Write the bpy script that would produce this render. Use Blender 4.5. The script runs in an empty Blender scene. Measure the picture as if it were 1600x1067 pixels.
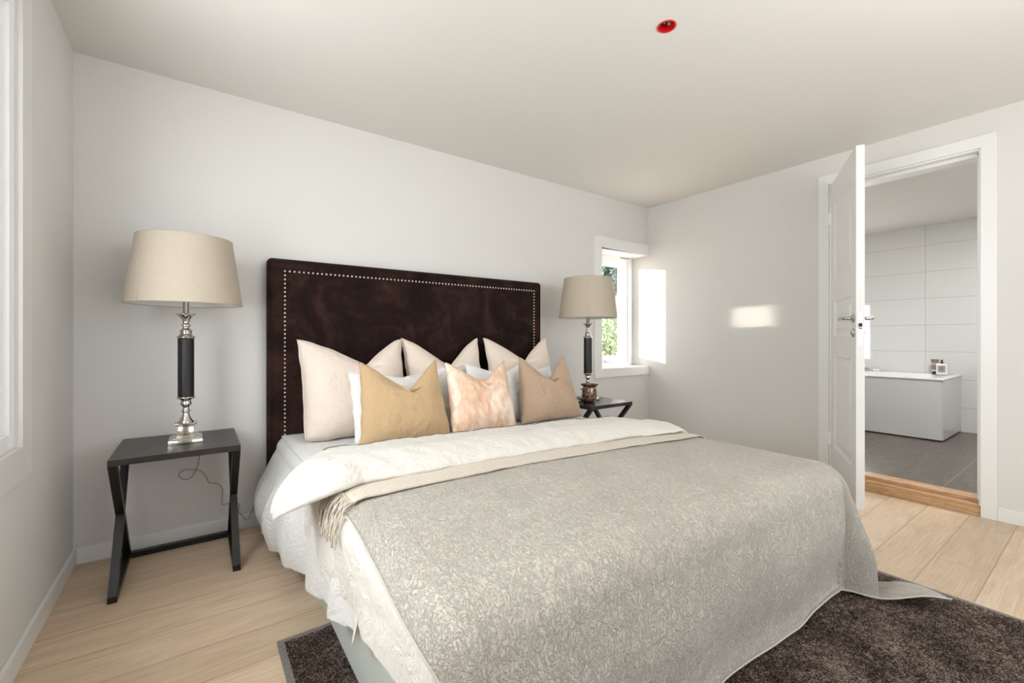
import bpy, bmesh, math, random
from mathutils import Vector, Matrix, Quaternion, noise
random.seed(7)
PI = math.pi
sc = bpy.context.scene
C = sc.collection

# ------------------------------------------------------------------ camera, sky, lights, exposure
W, H = 4.212, 2.375            # room width, ceiling height; back wall is Y=0, room is Y<0
YR = -4.30                     # wall behind the camera
cd = bpy.data.cameras.new('camera'); cam = bpy.data.objects.new('camera', cd); C.objects.link(cam)
cam.location = (0.4711, -2.8321, 1.05); cam.rotation_euler = (PI/2, 0, -0.6214)
cd.sensor_width = 36; cd.lens = 684.4/1600*36; cd.shift_y = -5.47/1600; cd.clip_start = 0.02
sc.camera = cam

sc.view_settings.view_transform = 'Standard'; sc.view_settings.look = 'None'
sc.view_settings.gamma = 1; sc.view_settings.use_curve_mapping = False
sc.view_settings.exposure = 0.0

wd = bpy.data.worlds.new('sky'); sc.world = wd; wd.use_nodes = True
bg = wd.node_tree.nodes['Background']; bg.inputs[0].default_value = (0.80, 0.90, 1.0, 1); bg.inputs[1].default_value = 1.9

def light(name, kind, loc, direction, energy, color=(1, 1, 1), size=None, spread=None, angle=None):
    l = bpy.data.lights.new(name, kind); l.energy = energy; l.color = color
    if kind == 'AREA':
        l.shape = 'RECTANGLE'; l.size, l.size_y = size
        if spread: l.spread = spread
    if kind == 'SUN' and angle: l.angle = angle
    o = bpy.data.objects.new(name, l); C.objects.link(o); o.location = loc
    o.rotation_euler = Vector(direction).to_track_quat('-Z', 'Y').to_euler()
    return o
SUN_D = (1, -0.763, -0.122)
light('sun', 'SUN', (-4, 4, 3), SUN_D, 34.0, (1.0, 0.95, 0.88), angle=math.radians(0.6))
light('window_daylight', 'AREA', (-0.35, -1.62, 1.45), (1, 0.05, 0.0), 58, (0.95, 0.98, 1.0), (1.5, 1.4))
light('rear_daylight', 'AREA', (2.4, YR - 0.25, 1.35), (0, 1, 0.12), 29, (1.0, 0.975, 0.94), (2.6, 1.9))
light('ceiling_fill', 'AREA', (1.9, -3.3, 1.75), (0.1, 0.35, 1), 20, (1.0, 0.98, 0.95), (1.2, 0.9))  # unseen fill lamp aimed up, added to brighten the ceiling
# narrow-beam lamp added outside, standing in for reflected sun on the right wall
light('glint_lamp', 'AREA', (3.655, 0.95, 1.225), (0.557, -1.99, 0.0), 0.13, (1.0, 0.92, 0.82), (0.085, 0.165), spread=math.radians(1.6))
light('corner_window_fill', 'AREA', (2.2, 1.6, 1.7), (1, -0.85, -0.05), 40, (1.0, 0.97, 0.93), (1.2, 1.2))  # extra lamp added outside the corner window to brighten the right wall
light('bathroom_daylight', 'AREA', (5.9, 0.12, 1.3), (0, -1, -0.1), 16, (0.93, 0.97, 1.0), (0.8, 0.7))
light('bathroom_ceiling_light', 'AREA', (5.35, -2.4, 2.24), (0, 0, -1), 30, (1.0, 0.98, 0.95), (0.5, 0.5))

# ------------------------------------------------------------------ helpers
def lin(r, g, b):
    f = lambda v: (v/255/12.92 if v/255 <= 0.04045 else ((v/255+0.055)/1.055)**2.4)
    return (f(r), f(g), f(b), 1)
class Mat:
    """small wrapper: principled material with noise driven colour variation and bump"""
    def __init__(s, name, col, rough=0.5, metal=0.0, **k):
        s.m = bpy.data.materials.new(name); s.m.use_nodes = True
        s.nt = s.m.node_tree; s.b = s.nt.nodes['Principled BSDF']
        s.b.inputs['Base Color'].default_value = col; s.b.inputs['Roughness'].default_value = rough
        s.b.inputs['Metallic'].default_value = metal
        for kk, v in k.items(): s.b.inputs[kk.replace('_', ' ')].default_value = v
    def n(s, t, **k):
        nd = s.nt.nodes.new(t)
        for kk, v in k.items():
            if kk in nd.inputs and not hasattr(nd, kk): nd.inputs[kk].default_value = v
            else:
                try: setattr(nd, kk, v)
                except Exception: nd.inputs[kk].default_value = v
        return nd
    def l(s, a, b): s.nt.links.new(a, b)
    def co(s, which='Object', scale=(1, 1, 1), loc=(0, 0, 0), rot=(0, 0, 0)):
        t = s.n('ShaderNodeTexCoord'); m = s.n('ShaderNodeMapping')
        m.inputs['Scale'].default_value = scale; m.inputs['Location'].default_value = loc; m.inputs['Rotation'].default_value = rot
        s.l(t.outputs[which], m.inputs[0]); return m.outputs[0]
    def noise(s, vec, scale, detail=4, rough=0.5, dist=0):
        x = s.n('ShaderNodeTexNoise'); x.inputs['Scale'].default_value = scale; x.inputs['Detail'].default_value = detail
        x.inputs['Roughness'].default_value = rough; x.inputs['Distortion'].default_value = dist
        if vec: s.l(vec, x.inputs['Vector'])
        return x.outputs[0]
    def ramp(s, fac, *stops):
        r = s.n('ShaderNodeValToRGB'); e = r.color_ramp.elements
        while len(e) < len(stops): e.new(0.5)
        for el, (p, c) in zip(e, stops): el.position = p; el.color = c if len(c) == 4 else (*c, 1)
        s.l(fac, r.inputs[0]); return r.outputs[0]
    def math(s, op, a, b=None, clamp=False):
        x = s.n('ShaderNodeMath'); x.operation = op; x.use_clamp = clamp
        for i, v in enumerate((a, b)):
            if v is None: continue
            if isinstance(v, (int, float)): x.inputs[i].default_value = v
            else: s.l(v, x.inputs[i])
        return x.outputs[0]
    def mix(s, fac, a, b, mode='MIX'):
        x = s.n('ShaderNodeMix'); x.data_type = 'RGBA'; x.blend_type = mode
        for i, v in ((0, fac), (6, a), (7, b)):
            if isinstance(v, (int, float)): x.inputs[i].default_value = v
            elif isinstance(v, tuple): x.inputs[i].default_value = v
            else: s.l(v, x.inputs[i])
        return x.outputs[2]
    def bump(s, h, strength=0.3, dist=0.01, prev=None):
        b = s.n('ShaderNodeBump'); b.inputs['Strength'].default_value = strength; b.inputs['Distance'].default_value = dist
        s.l(h, b.inputs['Height'])
        if prev: s.l(prev, b.inputs['Normal'])
        s.l(b.outputs[0], s.b.inputs['Normal']); return b.outputs[0]
    def color(s, c): s.l(c, s.b.inputs['Base Color'])

def plain(name, col, rough=0.5, metal=0.0, var=0.04, scale=3.0, bump=0.0, bscale=200, **k):
    m = Mat(name, col, rough, metal, **k)
    v = m.co(); nz = m.noise(v, scale, 3)
    d = tuple(max(0, c*(1-var)) for c in col[:3]); u = tuple(min(1, c*(1+var)) for c in col[:3])
    m.color(m.ramp(nz, (0.3, d), (0.7, u)))
    if bump: m.bump(m.noise(v, bscale, 2), bump, 0.002)
    return m.m

def linen(name, col, rough=0.9, var=0.10, weave=0.35, wrinkle=0.5, sheen=0.2, uvs=1.0, wscale=9, wdist=0.012):
    m = Mat(name, col, rough); m.b.inputs['Sheen Weight'].default_value = sheen; m.b.inputs['Sheen Roughness'].default_value = 0.5
    v = m.co('UV'); w1 = m.n('ShaderNodeTexNoise'); w2 = m.n('ShaderNodeTexNoise')
    a = m.co('UV', (700*uvs, 60*uvs, 1)); b = m.co('UV', (60*uvs, 700*uvs, 1))
    w1.inputs['Scale'].default_value = 1; w2.inputs['Scale'].default_value = 1; m.l(a, w1.inputs['Vector']); m.l(b, w2.inputs['Vector'])
    wv = m.math('ADD', w1.outputs[0], w2.outputs[0])
    wv = m.math('MULTIPLY', wv, 0.5)
    dk = tuple(c*(1-var) for c in col[:3]); lt = tuple(min(1, c*(1+var)) for c in col[:3])
    m.color(m.ramp(wv, (0.35, dk), (0.65, lt)))
    wr0 = m.noise(m.co('Object'), wscale, 3, 0.55, 1.6)
    wr = m.math('MULTIPLY', m.math('ABSOLUTE', m.math('SUBTRACT', wr0, 0.5)), -2.2)
    wr = m.math('ADD', wr, m.math('MULTIPLY', m.noise(m.co('Object'), wscale*0.5, 2), 0.6))
    p = m.bump(wr, wrinkle, wdist)
    m.bump(wv, weave, 0.0015, p)
    return m.m

def sep(m, v):
    s = m.n('ShaderNodeSeparateXYZ'); m.l(v, s.inputs[0]); return s.outputs
# --- materials
M = {}
M['wall'] = plain('wall_paint', lin(215, 213, 209), 0.75, var=0.012, scale=1.2, bump=0.12, bscale=260)
M['ceiling'] = plain('ceiling_paint', lin(222, 219, 213), 0.8, var=0.01, scale=1, bump=0.06, bscale=300)
M['trim'] = plain('white_trim_paint', lin(228, 228, 226), 0.35, var=0.01)
M['window_white'] = plain('white_window_lacquer', lin(243, 243, 243), 0.3, var=0.01)
M['casing_grey'] = plain('pale_casing_paint', lin(220, 219, 215), 0.5, var=0.01)
M['black_wood'] = None
def oak_floor():
    m = Mat('oak_floor', lin(205, 180, 148), 0.42); m.b.inputs['Specular IOR Level'].default_value = 0.35
    v = m.co('Object', (1, 1, 1), (0.0, -0.09, 0))
    def bricks(c1, c2, mort):
        b = m.n('ShaderNodeTexBrick'); b.offset = 0.37; b.offset_frequency = 2; b.squash = 1
        b.inputs['Scale'].default_value = 1; b.inputs['Brick Width'].default_value = 2.05; b.inputs['Row Height'].default_value = 0.184
        b.inputs['Mortar Size'].default_value = 0.0016; b.inputs['Mortar Smooth'].default_value = 0.3; b.inputs['Bias'].default_value = 0
        b.inputs['Color1'].default_value = c1; b.inputs['Color2'].default_value = c2; b.inputs['Mortar'].default_value = mort
        m.l(v, b.inputs['Vector']); return b
    b = bricks((0, 0, 0, 1), (1, 1, 1, 1), (0.5, 0.5, 0.5, 1))
    cellv = m.n('ShaderNodeVectorMath'); cellv.operation = 'MULTIPLY_ADD'
    m.l(b.outputs[0], cellv.inputs[0]); cellv.inputs[1].default_value = (7, 3, 5); m.l(m.co('Object', (1.2, 9, 1)), cellv.inputs[2])
    g1 = m.noise(cellv.outputs[0], 2.2, 6, 0.6, 1.4)
    cv2 = m.n('ShaderNodeVectorMath'); cv2.operation = 'MULTIPLY_ADD'
    m.l(b.outputs[0], cv2.inputs[0]); cv2.inputs[1].default_value = (11, 5, 2); m.l(m.co('Object', (3, 90, 1)), cv2.inputs[2])
    g2 = m.noise(cv2.outputs[0], 2.0, 3, 0.6, 0.2)
    base = m.ramp(g1, (0.25, lin(190, 163, 134)), (0.5, lin(206, 182, 155)), (0.75, lin(216, 196, 172)))
    base = m.mix(0.22, base, m.ramp(g2, (0.35, lin(170, 142, 112)), (0.65, lin(230, 212, 188))))
    tone = m.ramp(b.outputs[0], (0.0, (0.90, 0.89, 0.87)), (1.0, (1.04, 1.03, 1.03)))
    base = m.mix(1.0, base, tone, 'MULTIPLY')
    kn = m.n('ShaderNodeTexVoronoi'); kn.inputs['Scale'].default_value = 1.7; m.l(m.co('Object', (1, 2.2, 1)), kn.inputs['Vector'])
    kf = m.ramp(kn.outputs['Distance'], (0.012, (1, 1, 1)), (0.035, (0, 0, 0)))
    base = m.mix(m.math('MULTIPLY', kf, 0.6), base, lin(105, 78, 52))
    base = m.mix(m.math('MULTIPLY', b.outputs['Fac'], 0.75), base, lin(128, 98, 68))
    m.color(base)
    p = m.bump(m.math('SUBTRACT', 1.0, b.outputs['Fac']), 0.5, 0.0012)
    m.bump(g2, 0.06, 0.001, p); return m.m
M['floor'] = oak_floor()
def wood(name, c1, c2, c3, sx, sy, sz, rough=0.4):
    m = Mat(name, c2, rough)
    g = m.noise(m.co('Object', (sx, sy, sz)), 2.5, 5, 0.6, 2.0)
    g2 = m.noise(m.co('Object', (sx*2, sy*6, sz*6)), 4, 3, 0.6)
    m.color(m.mix(0.3, m.ramp(g, (0.3, c1), (0.5, c2), (0.7, c3)), m.ramp(g2, (0.35, c1), (0.65, c3))))
    m.bump(g2, 0.15, 0.001); return m.m
M['oak_trim'] = wood('oak_threshold', lin(156, 114, 78), lin(188, 147, 107), lin(212, 175, 136), 7, 1.3, 9, 0.38)
M['black_wood'] = wood('black_stained_wood', lin(9, 8, 7), lin(15, 13, 12), lin(28, 25, 22), 2, 10, 10, 0.38)
M['black_top'] = wood('black_stained_tabletop', lin(24, 21, 19), lin(36, 32, 29), lin(56, 50, 45), 2, 14, 4, 0.34)
M['chrome'] = plain('polished_nickel', lin(205, 200, 193), 0.10, 1.0, var=0.03, scale=20)
M['steel'] = plain('satin_steel', lin(190, 190, 190), 0.25, 1.0, var=0.02)
M['nail'] = plain('brass_nail', lin(240, 226, 204), 0.38, 1.0, var=0.05, scale=60)
M['leather'] = plain('black_leather', lin(11, 10, 11), 0.46, var=0.25, scale=30, bump=0.25, bscale=240)
def shade_mat(name, col):
    m = Mat(name, col, 0.9)
    w1 = m.noise(m.co('UV', (500, 40, 1)), 1, 2); w2 = m.noise(m.co('UV', (40, 500, 1)), 1, 2)
    wv = m.math('MULTIPLY', m.math('ADD', w1, w2), 0.5)
    d = tuple(c*0.94 for c in col[:3]); u = tuple(min(1, c*1.05) for c in col[:3])
    m.color(m.ramp(wv, (0.38, d), (0.62, u))); m.bump(wv, 0.3, 0.001)
    return m.m
M['shade'] = shade_mat('linen_lampshade', lin(180, 168, 152))
M['shade_in'] = plain('white_shade_lining', lin(222, 220, 214), 0.7, var=0.02)
def velvet(name, stops, scale, sheen, rough=0.75, sheencol=(1, .85, .75, 1), stretch=(1, 1, 1)):
    m = Mat(name, stops[1][1], rough); m.b.inputs['Specular IOR Level'].default_value = 0.18
    m.b.inputs['Sheen Weight'].default_value = sheen; m.b.inputs['Sheen Roughness'].default_value = 0.35; m.b.inputs['Sheen Tint'].default_value = sheencol
    v = m.co('Object', stretch)
    n1 = m.noise(v, scale, 5, 0.62, 1.2); n2 = m.noise(v, scale*9, 3, 0.5, 0.5)
    f = m.math('ADD', m.math('MULTIPLY', n1, 0.82), m.math('MULTIPLY', n2, 0.18))
    m.color(m.ramp(f, *stops)); m.bump(f, 0.35, 0.008); return m.m
M['brown_velvet'] = velvet('dark_brown_velvet', [(0.32, lin(18, 9, 8)), (0.5, lin(34, 19, 16)), (0.74, lin(64, 43, 37))], 3.2, 0.05, 0.9)
M['peach_velvet'] = velvet('peach_velvet', [(0.36, lin(214, 170, 138)), (0.5, lin(230, 199, 175)), (0.62, lin(244, 230, 216))], 5.5, 0.5, 0.45, stretch=(1.6, 1, 0.8))  # palest stop paints the brushed nap's highlights into the colour
M['blush_linen'] = linen('blush_linen', lin(224, 209, 196), var=0.05)
M['white_cotton'] = linen('white_cotton', lin(235, 235, 234), var=0.015, weave=0.1)
M['tan_linen'] = linen('tan_linen', lin(190, 160, 122), var=0.07, weave=0.5)
M['taupe_linen'] = linen('taupe_linen', lin(180, 154, 130), var=0.07, weave=0.5)
M['sheet'] = linen('white_sheet', lin(220, 219, 216), var=0.015, weave=0.1, wrinkle=0.5, wscale=11, wdist=0.012)
M['duvet'] = linen('cream_duvet', lin(216, 211, 203), var=0.012, weave=0.08, wrinkle=0.5, wscale=11, wdist=0.012)
M['throw'] = linen('beige_throw', lin(203, 191, 176), var=0.16, weave=0.8, wrinkle=0.4)
M['seam'] = plain('grey_piping', lin(120, 112, 104), 0.8)
def base_fabric():
    m = Mat('grey_green_bed_fabric', lin(158, 163, 155), 0.85)
    v = m.co('Object', (1, 1, 1)); w = m.noise(v, 400, 2)
    m.color(m.ramp(w, (0.35, lin(176, 182, 175)), (0.65, lin(198, 203, 196)))); m.bump(w, 0.3, 0.001); return m.m
M['base'] = base_fabric()
def quilt_mat():
    m = Mat('stitched_quilt', lin(198, 191, 178), 0.88); m.b.inputs['Sheen Weight'].default_value = 0.15
    uv = m.co('UV')
    # warp coordinates so the stitched cells curl like paisley
    nz = m.n('ShaderNodeTexNoise'); nz.inputs['Scale'].default_value = 17; nz.inputs['Detail'].default_value = 2; m.l(uv, nz.inputs['Vector'])
    off = m.n('ShaderNodeVectorMath'); off.operation = 'MULTIPLY_ADD'; m.l(nz.outputs[1], off.inputs[0]); off.inputs[1].default_value = (0.05, 0.05, 0); m.l(uv, off.inputs[2])
    vo = m.n('ShaderNodeTexVoronoi'); vo.feature = 'DISTANCE_TO_EDGE'; vo.inputs['Scale'].default_value = 52; m.l(off.outputs[0], vo.inputs['Vector'])
    edge = m.ramp(vo.outputs['Distance'], (0.0, (0, 0, 0)), (0.10, (0.75, .75, .75)), (0.4, (1, 1, 1)))
    v2 = m.n('ShaderNodeTexVoronoi'); v2.feature = 'F1'; v2.inputs['Scale'].default_value = 15; m.l(off.outputs[0], v2.inputs['Vector'])
    ring = m.math('SINE', m.math('MULTIPLY', v2.outputs['Distance'], 38))
    ring = m.ramp(m.math('ADD', m.math('MULTIPLY', ring, 0.5), 0.5), (0.0, (0, 0, 0)), (0.35, (0.8, .8, .8)), (1, (1, 1, 1)))
    sel = m.ramp(m.noise(uv, 6, 2), (0.49, (0, 0, 0)), (0.55, (1, 1, 1)))
    s = sep(m, off.outputs[0])
    g1 = m.math('ABSOLUTE', m.math('SINE', m.math('MULTIPLY', m.math('ADD', s[0], s[1]), 190)))
    g2 = m.math('ABSOLUTE', m.math('SINE', m.math('MULTIPLY', m.math('SUBTRACT', s[0], s[1]), 190)))
    lat = m.math('MINIMUM', g1, g2)
    sel2 = m.ramp(m.noise(m.co('UV', loc=(3, 7, 0)), 5.0, 1), (0.57, (0, 0, 0)), (0.61, (1, 1, 1)))
    h = m.mix(sel, edge, ring); h = m.mix(sel2, h, lat)
    hv = m.n('ShaderNodeRGBToBW'); m.l(h, hv.inputs[0])
    # short irregular creases that break the stitching up
    c1 = m.noise(m.co('UV', (1.0, 0.5, 1)), 72, 3, 0.6, 2.2); crease = m.math('ABSOLUTE', m.math('SUBTRACT', c1, 0.5))
    crease = m.ramp(crease, (0.0, (0, 0, 0)), (0.05, (.8, .8, .8)), (0.2, (1, 1, 1)))
    cb = m.n('ShaderNodeRGBToBW'); m.l(crease, cb.inputs[0])
    puff = m.noise(uv, 30, 2)
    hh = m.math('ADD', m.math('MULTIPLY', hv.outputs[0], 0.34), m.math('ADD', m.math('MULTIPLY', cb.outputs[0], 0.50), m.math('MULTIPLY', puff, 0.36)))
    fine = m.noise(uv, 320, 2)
    m.color(m.mix(0.11, m.ramp(m.noise(uv, 3, 3), (0.35, lin(186, 178, 167)), (0.65, lin(194, 187, 176))), m.ramp(hh, (0.42, lin(128, 120, 109)), (0.62, lin(184, 177, 167)), (0.85, lin(203, 197, 188)))))  # darker tones paint shade into the stitch lines and creases
    p = m.bump(hh, 0.85, 0.0052); m.bump(fine, 0.3, 0.001, p); return m.m
M['quilt'] = quilt_mat()
def rug_mat():
    m = Mat('brown_shag', lin(96, 84, 78), 1.0); m.b.inputs['Specular IOR Level'].default_value = 0.1
    v = m.co('Object'); a = m.noise(v, 210, 3, 0.7); b = m.noise(v, 5, 4, 0.6); c = m.noise(v, 60, 3, 0.6, 1.0)
    f = m.math('ADD', m.math('MULTIPLY', a, 0.55), m.math('ADD', m.math('MULTIPLY', b, 0.2), m.math('MULTIPLY', c, 0.25)))
    m.color(m.ramp(f, (0.42, lin(32, 25, 21)), (0.5, lin(78, 64, 56)), (0.59, lin(172, 154, 142)))); m.bump(m.math('ADD', a, c), 1.0, 0.012); return m.m
M['rug'] = rug_mat()
M['binding'] = plain('rug_binding', lin(120, 114, 108), 0.9, var=0.25, scale=150, bump=0.6, bscale=180)
def tile_mat(name, col, grout, tw, th, axes, off=(0, 0), rough=0.25, var=0.0, mort=0.0018, ngrain=None):
    m = Mat(name, col, rough)
    s = sep(m, m.co('Object')); cmb = m.n('ShaderNodeCombineXYZ')
    m.l(m.math('ADD', s[axes[0]], off[0]), cmb.inputs[0]); m.l(m.math('ADD', s[axes[1]], off[1]), cmb.inputs[1])
    b = m.n('ShaderNodeTexBrick'); b.offset = 0; b.inputs['Scale'].default_value = 1; b.inputs['Brick Width'].default_value = tw; b.inputs['Row Height'].default_value = th
    b.inputs['Mortar Size'].default_value = mort; b.inputs['Mortar Smooth'].default_value = 0.1
    m.l(cmb.outputs[0], b.inputs['Vector'])
    if ngrain:
        base = m.ramp(m.noise(m.co('Object', (2, 9, 1)), 2.2, 6, 0.65, 1.5), *ngrain); m.color(m.mix(b.outputs['Fac'], base, grout))
    else:
        b.inputs['Color1'].default_value = col; b.inputs['Color2'].default_value = tuple(c*(1-var) for c in col[:3])+(1,); b.inputs['Mortar'].default_value = grout
        m.color(b.outputs[0])
    m.bump(m.math('SUBTRACT', 1.0, b.outputs['Fac']), 0.4, 0.001); return m.m
M['wall_tile'] = tile_mat('white_wall_tile', lin(222, 222, 220), lin(170, 170, 168), 0.6, 0.2865, (1, 2), (1.585+6, -0.045+2.865), 0.22, 0.02)
M['floor_tile'] = tile_mat('grey_floor_tile', lin(110, 104, 98), lin(150, 144, 136), 0.6, 0.6, (0, 1), (-0.05, 0.35+6), 0.3, mort=0.002,
                           ngrain=((0.3, lin(72, 64, 57)), (0.5, lin(90, 81, 73)), (0.7, lin(112, 102, 92))))
M['enamel'] = plain('white_enamel', lin(240, 240, 240), 0.12, var=0.005)
M['tub_panel'] = plain('tub_panel', lin(214, 214, 214), 0.18, var=0.005)
M['dark'] = plain('dark_gap', lin(40, 38, 36), 0.8)
M['red_plastic'] = plain('red_plastic', lin(196, 12, 16), 0.35, var=0.05)
M['wire'] = plain('wire_ends', lin(190, 182, 165), 0.5, var=0.15, scale=40)
M['cord'] = plain('clear_grey_cord', lin(140, 134, 126), 0.4)
def glass_mat():
    m = bpy.data.materials.new('clear_glass'); m.use_nodes = True; nt = m.node_tree; nt.nodes.clear()
    o = nt.nodes.new('ShaderNodeOutputMaterial'); mx = nt.nodes.new('ShaderNodeMixShader'); t = nt.nodes.new('ShaderNodeBsdfTransparent'); g = nt.nodes.new('ShaderNodeBsdfGlossy')
    ge = nt.nodes.new('ShaderNodeNewGeometry'); dt = nt.nodes.new('ShaderNodeVectorMath'); dt.operation = 'DOT_PRODUCT'
    nt.links.new(ge.outputs['Normal'], dt.inputs[0]); nt.links.new(ge.outputs['Incoming'], dt.inputs[1])
    def mt(op, a, b=None):
        x = nt.nodes.new('ShaderNodeMath'); x.operation = op
        for i, v in enumerate((a, b)):
            if isinstance(v, (int, float)): x.inputs[i].default_value = v
            elif v is not None: nt.links.new(v, x.inputs[i])
        return x
    fr = mt('ADD', mt('MULTIPLY', mt('POWER', mt('SUBTRACT', 1.0, mt('ABSOLUTE', dt.outputs['Value']).outputs[0]).outputs[0], 5.0).outputs[0], 0.5).outputs[0], 0.02)
    g.inputs['Roughness'].default_value = 0.02
    nt.links.new(fr.outputs[0], mx.inputs[0]); nt.links.new(t.outputs[0], mx.inputs[1]); nt.links.new(g.outputs[0], mx.inputs[2]); nt.links.new(mx.outputs[0], o.inputs[0]); return m
M['glass'] = glass_mat()
def pot_mat():
    m = Mat('mottled_brown_glass', lin(70, 48, 38), 0.12); m.b.inputs['Metallic'].default_value = 0.35; m.b.inputs['Coat Weight'].default_value = 0.6
    v = m.n('ShaderNodeTexVoronoi'); v.inputs['Scale'].default_value = 75; m.l(m.co('Object', (1, 1, 0.8)), v.inputs['Vector'])
    n = m.noise(m.co(), 40, 3)
    f = m.math('ADD', m.math('MULTIPLY', v.outputs['Distance'], 0.6), m.math('MULTIPLY', n, 0.5))
    m.color(m.ramp(f, (0.3, lin(34, 22, 18)), (0.5, lin(98, 66, 48)), (0.7, lin(176, 142, 118)))); m.bump(f, 0.5, 0.002); return m.m
M['pot'] = pot_mat()
def leaf_mat(name, a, b, c):
    m = Mat(name, b, 0.55); m.color(m.ramp(m.noise(m.co('Object'), 14, 3), (0.35, a), (0.5, b), (0.65, c))); return m.m
M['leaf'] = leaf_mat('bush_leaves', lin(112, 142, 98), lin(150, 174, 128), lin(196, 208, 150))
M['leaf_dark'] = leaf_mat('tree_leaves', lin(66, 96, 100), lin(100, 130, 126), lin(150, 172, 140))
M['leaf_orange'] = leaf_mat('autumn_leaves', lin(226, 150, 110), lin(236, 186, 130), lin(240, 214, 160))
M['render_wall'] = plain('cream_render', lin(238, 228, 206), 0.9, var=0.05, scale=1.5, bump=0.2, bscale=60)
M['gravel'] = plain('pale_gravel', lin(222, 200, 176), 0.95, var=0.12, scale=12, bump=0.5, bscale=50)
M['bark'] = plain('bark', lin(96, 80, 64), 0.9, var=0.2, scale=20)
M['sun_blocker'] = leaf_mat('blocker_green', lin(60, 80, 50), lin(80, 104, 64), lin(110, 130, 84))

# ---- geometry helpers
def B(): return bmesh.new()
def box(bm, x0, x1, y0, y1, z0, z1):
    r = bmesh.ops.create_cube(bm, size=1); vs = r['verts']
    bmesh.ops.scale(bm, vec=(x1-x0, y1-y0, z1-z0), verts=vs); bmesh.ops.translate(bm, vec=((x0+x1)/2, (y0+y1)/2, (z0+z1)/2), verts=vs); return vs
def lathe(bm, prof, n=40, cap=True, centre=(0, 0)):
    rings = []
    for r, z in prof: rings.append([bm.verts.new((centre[0]+r*math.cos(2*PI*i/n), centre[1]+r*math.sin(2*PI*i/n), z)) for i in range(n)])
    for a, b in zip(rings, rings[1:]):
        for i in range(n): bm.faces.new((a[i], a[(i+1) % n], b[(i+1) % n], b[i]))
    if cap: bm.faces.new(rings[0][::-1]); bm.faces.new(rings[-1])
def tube(bm, pts, r, n=8, caps=True):
    pts = [Vector(p) for p in pts]; rings = []; up = Vector((0, 0, 1)); prev = None
    for i, p in enumerate(pts):
        t = (pts[min(i+1, len(pts)-1)]-pts[max(i-1, 0)]).normalized()
        if prev is None:
            a = t.cross(up) if abs(t.dot(up)) < 0.95 else t.cross(Vector((1, 0, 0)))
        else: a = prev - t*prev.dot(t)
        a.normalize(); prev = a; b = t.cross(a); rr = r[i] if isinstance(r, (list, tuple)) else r
        rings.append([bm.verts.new(p+a*rr*math.cos(2*PI*k/n)+b*rr*math.sin(2*PI*k/n)) for k in range(n)])
    for a, b in zip(rings, rings[1:]):
        for i in range(n): bm.faces.new((a[i], a[(i+1) % n], b[(i+1) % n], b[i]))
    if caps: bm.faces.new(rings[0][::-1]); bm.faces.new(rings[-1])
def smooth_path(pts, k=6):
    out = []; P = [Vector(p) for p in pts]; P = [P[0]]+P+[P[-1]]
    for i in range(1, len(P)-2):
        for j in range(k):
            t = j/k; a, b, c, d = P[i-1:i+3]
            out.append(0.5*((2*b)+(c-a)*t+(2*a-5*b+4*c-d)*t*t+(3*b-a-3*c+d)*t**3))
    out.append(P[-2]); return out
def prism(bm, poly, axis, lo, hi):
    """polygon in the plane across `axis` extruded from lo to hi"""
    def P(a, b, c): return {'x': (c, a, b), 'y': (a, c, b), 'z': (a, b, c)}[axis]
    A = [bm.verts.new(P(a, b, lo)) for a, b in poly]; Bv = [bm.verts.new(P(a, b, hi)) for a, b in poly]; n = len(poly)
    for i in range(n): bm.faces.new((A[i], A[(i+1) % n], Bv[(i+1) % n], Bv[i]))
    bm.faces.new(A[::-1]); bm.faces.new(Bv)
def obj(name, bm, mat, parent=None, bevel=0, smooth=False, world=False, solid=0, uv=None):
    if parent is not None and world:
        bmesh.ops.transform(bm, matrix=root_matrix(parent).inverted(), verts=bm.verts)
    bmesh.ops.recalc_face_normals(bm, faces=bm.faces)
    me = bpy.data.meshes.new(name); bm.to_mesh(me); bm.free()
    me.materials.append(M[mat] if isinstance(mat, str) else mat)
    if smooth: me.polygons.foreach_set('use_smooth', [True]*len(me.polygons))
    o = bpy.data.objects.new(name, me); C.objects.link(o)
    if parent is not None: o.parent = parent
    if bevel:
        md = o.modifiers.new('bevel', 'BEVEL'); md.width = bevel; md.segments = 2; md.limit_method = 'ANGLE'; md.angle_limit = math.radians(40)
    if solid:
        md = o.modifiers.new('thickness', 'SOLIDIFY'); md.thickness = solid; md.offset = -1
    return o
def root_matrix(o):
    m = Matrix.LocRotScale(o.location, o.rotation_euler.to_quaternion(), None)
    return (root_matrix(o.parent) @ m) if o.parent else m
def thing(name, label, cat, loc=(0, 0, 0), rot=(0, 0, 0), group=None):
    o = bpy.data.objects.new(name, None); C.objects.link(o); o.location = loc; o.rotation_euler = rot
    o.empty_display_size = 0.05; return tag(o, label, cat, group)
def tag(o, label, cat, group=None):
    o['label'] = label; o['category'] = cat
    if group: o['group'] = group
    return o
def struct(name, bm, mat, label=None, **k):
    o = obj(name, bm, mat, **k); o['kind'] = 'structure'
    if label: o['label'] = label; 
    return o
def struct_root(name, label, loc=(0, 0, 0), rot=(0, 0, 0)):
    o = bpy.data.objects.new(name, None); C.objects.link(o); o.location = loc; o.rotation_euler = rot; o['kind'] = 'structure'; o['label'] = label; return o
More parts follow.
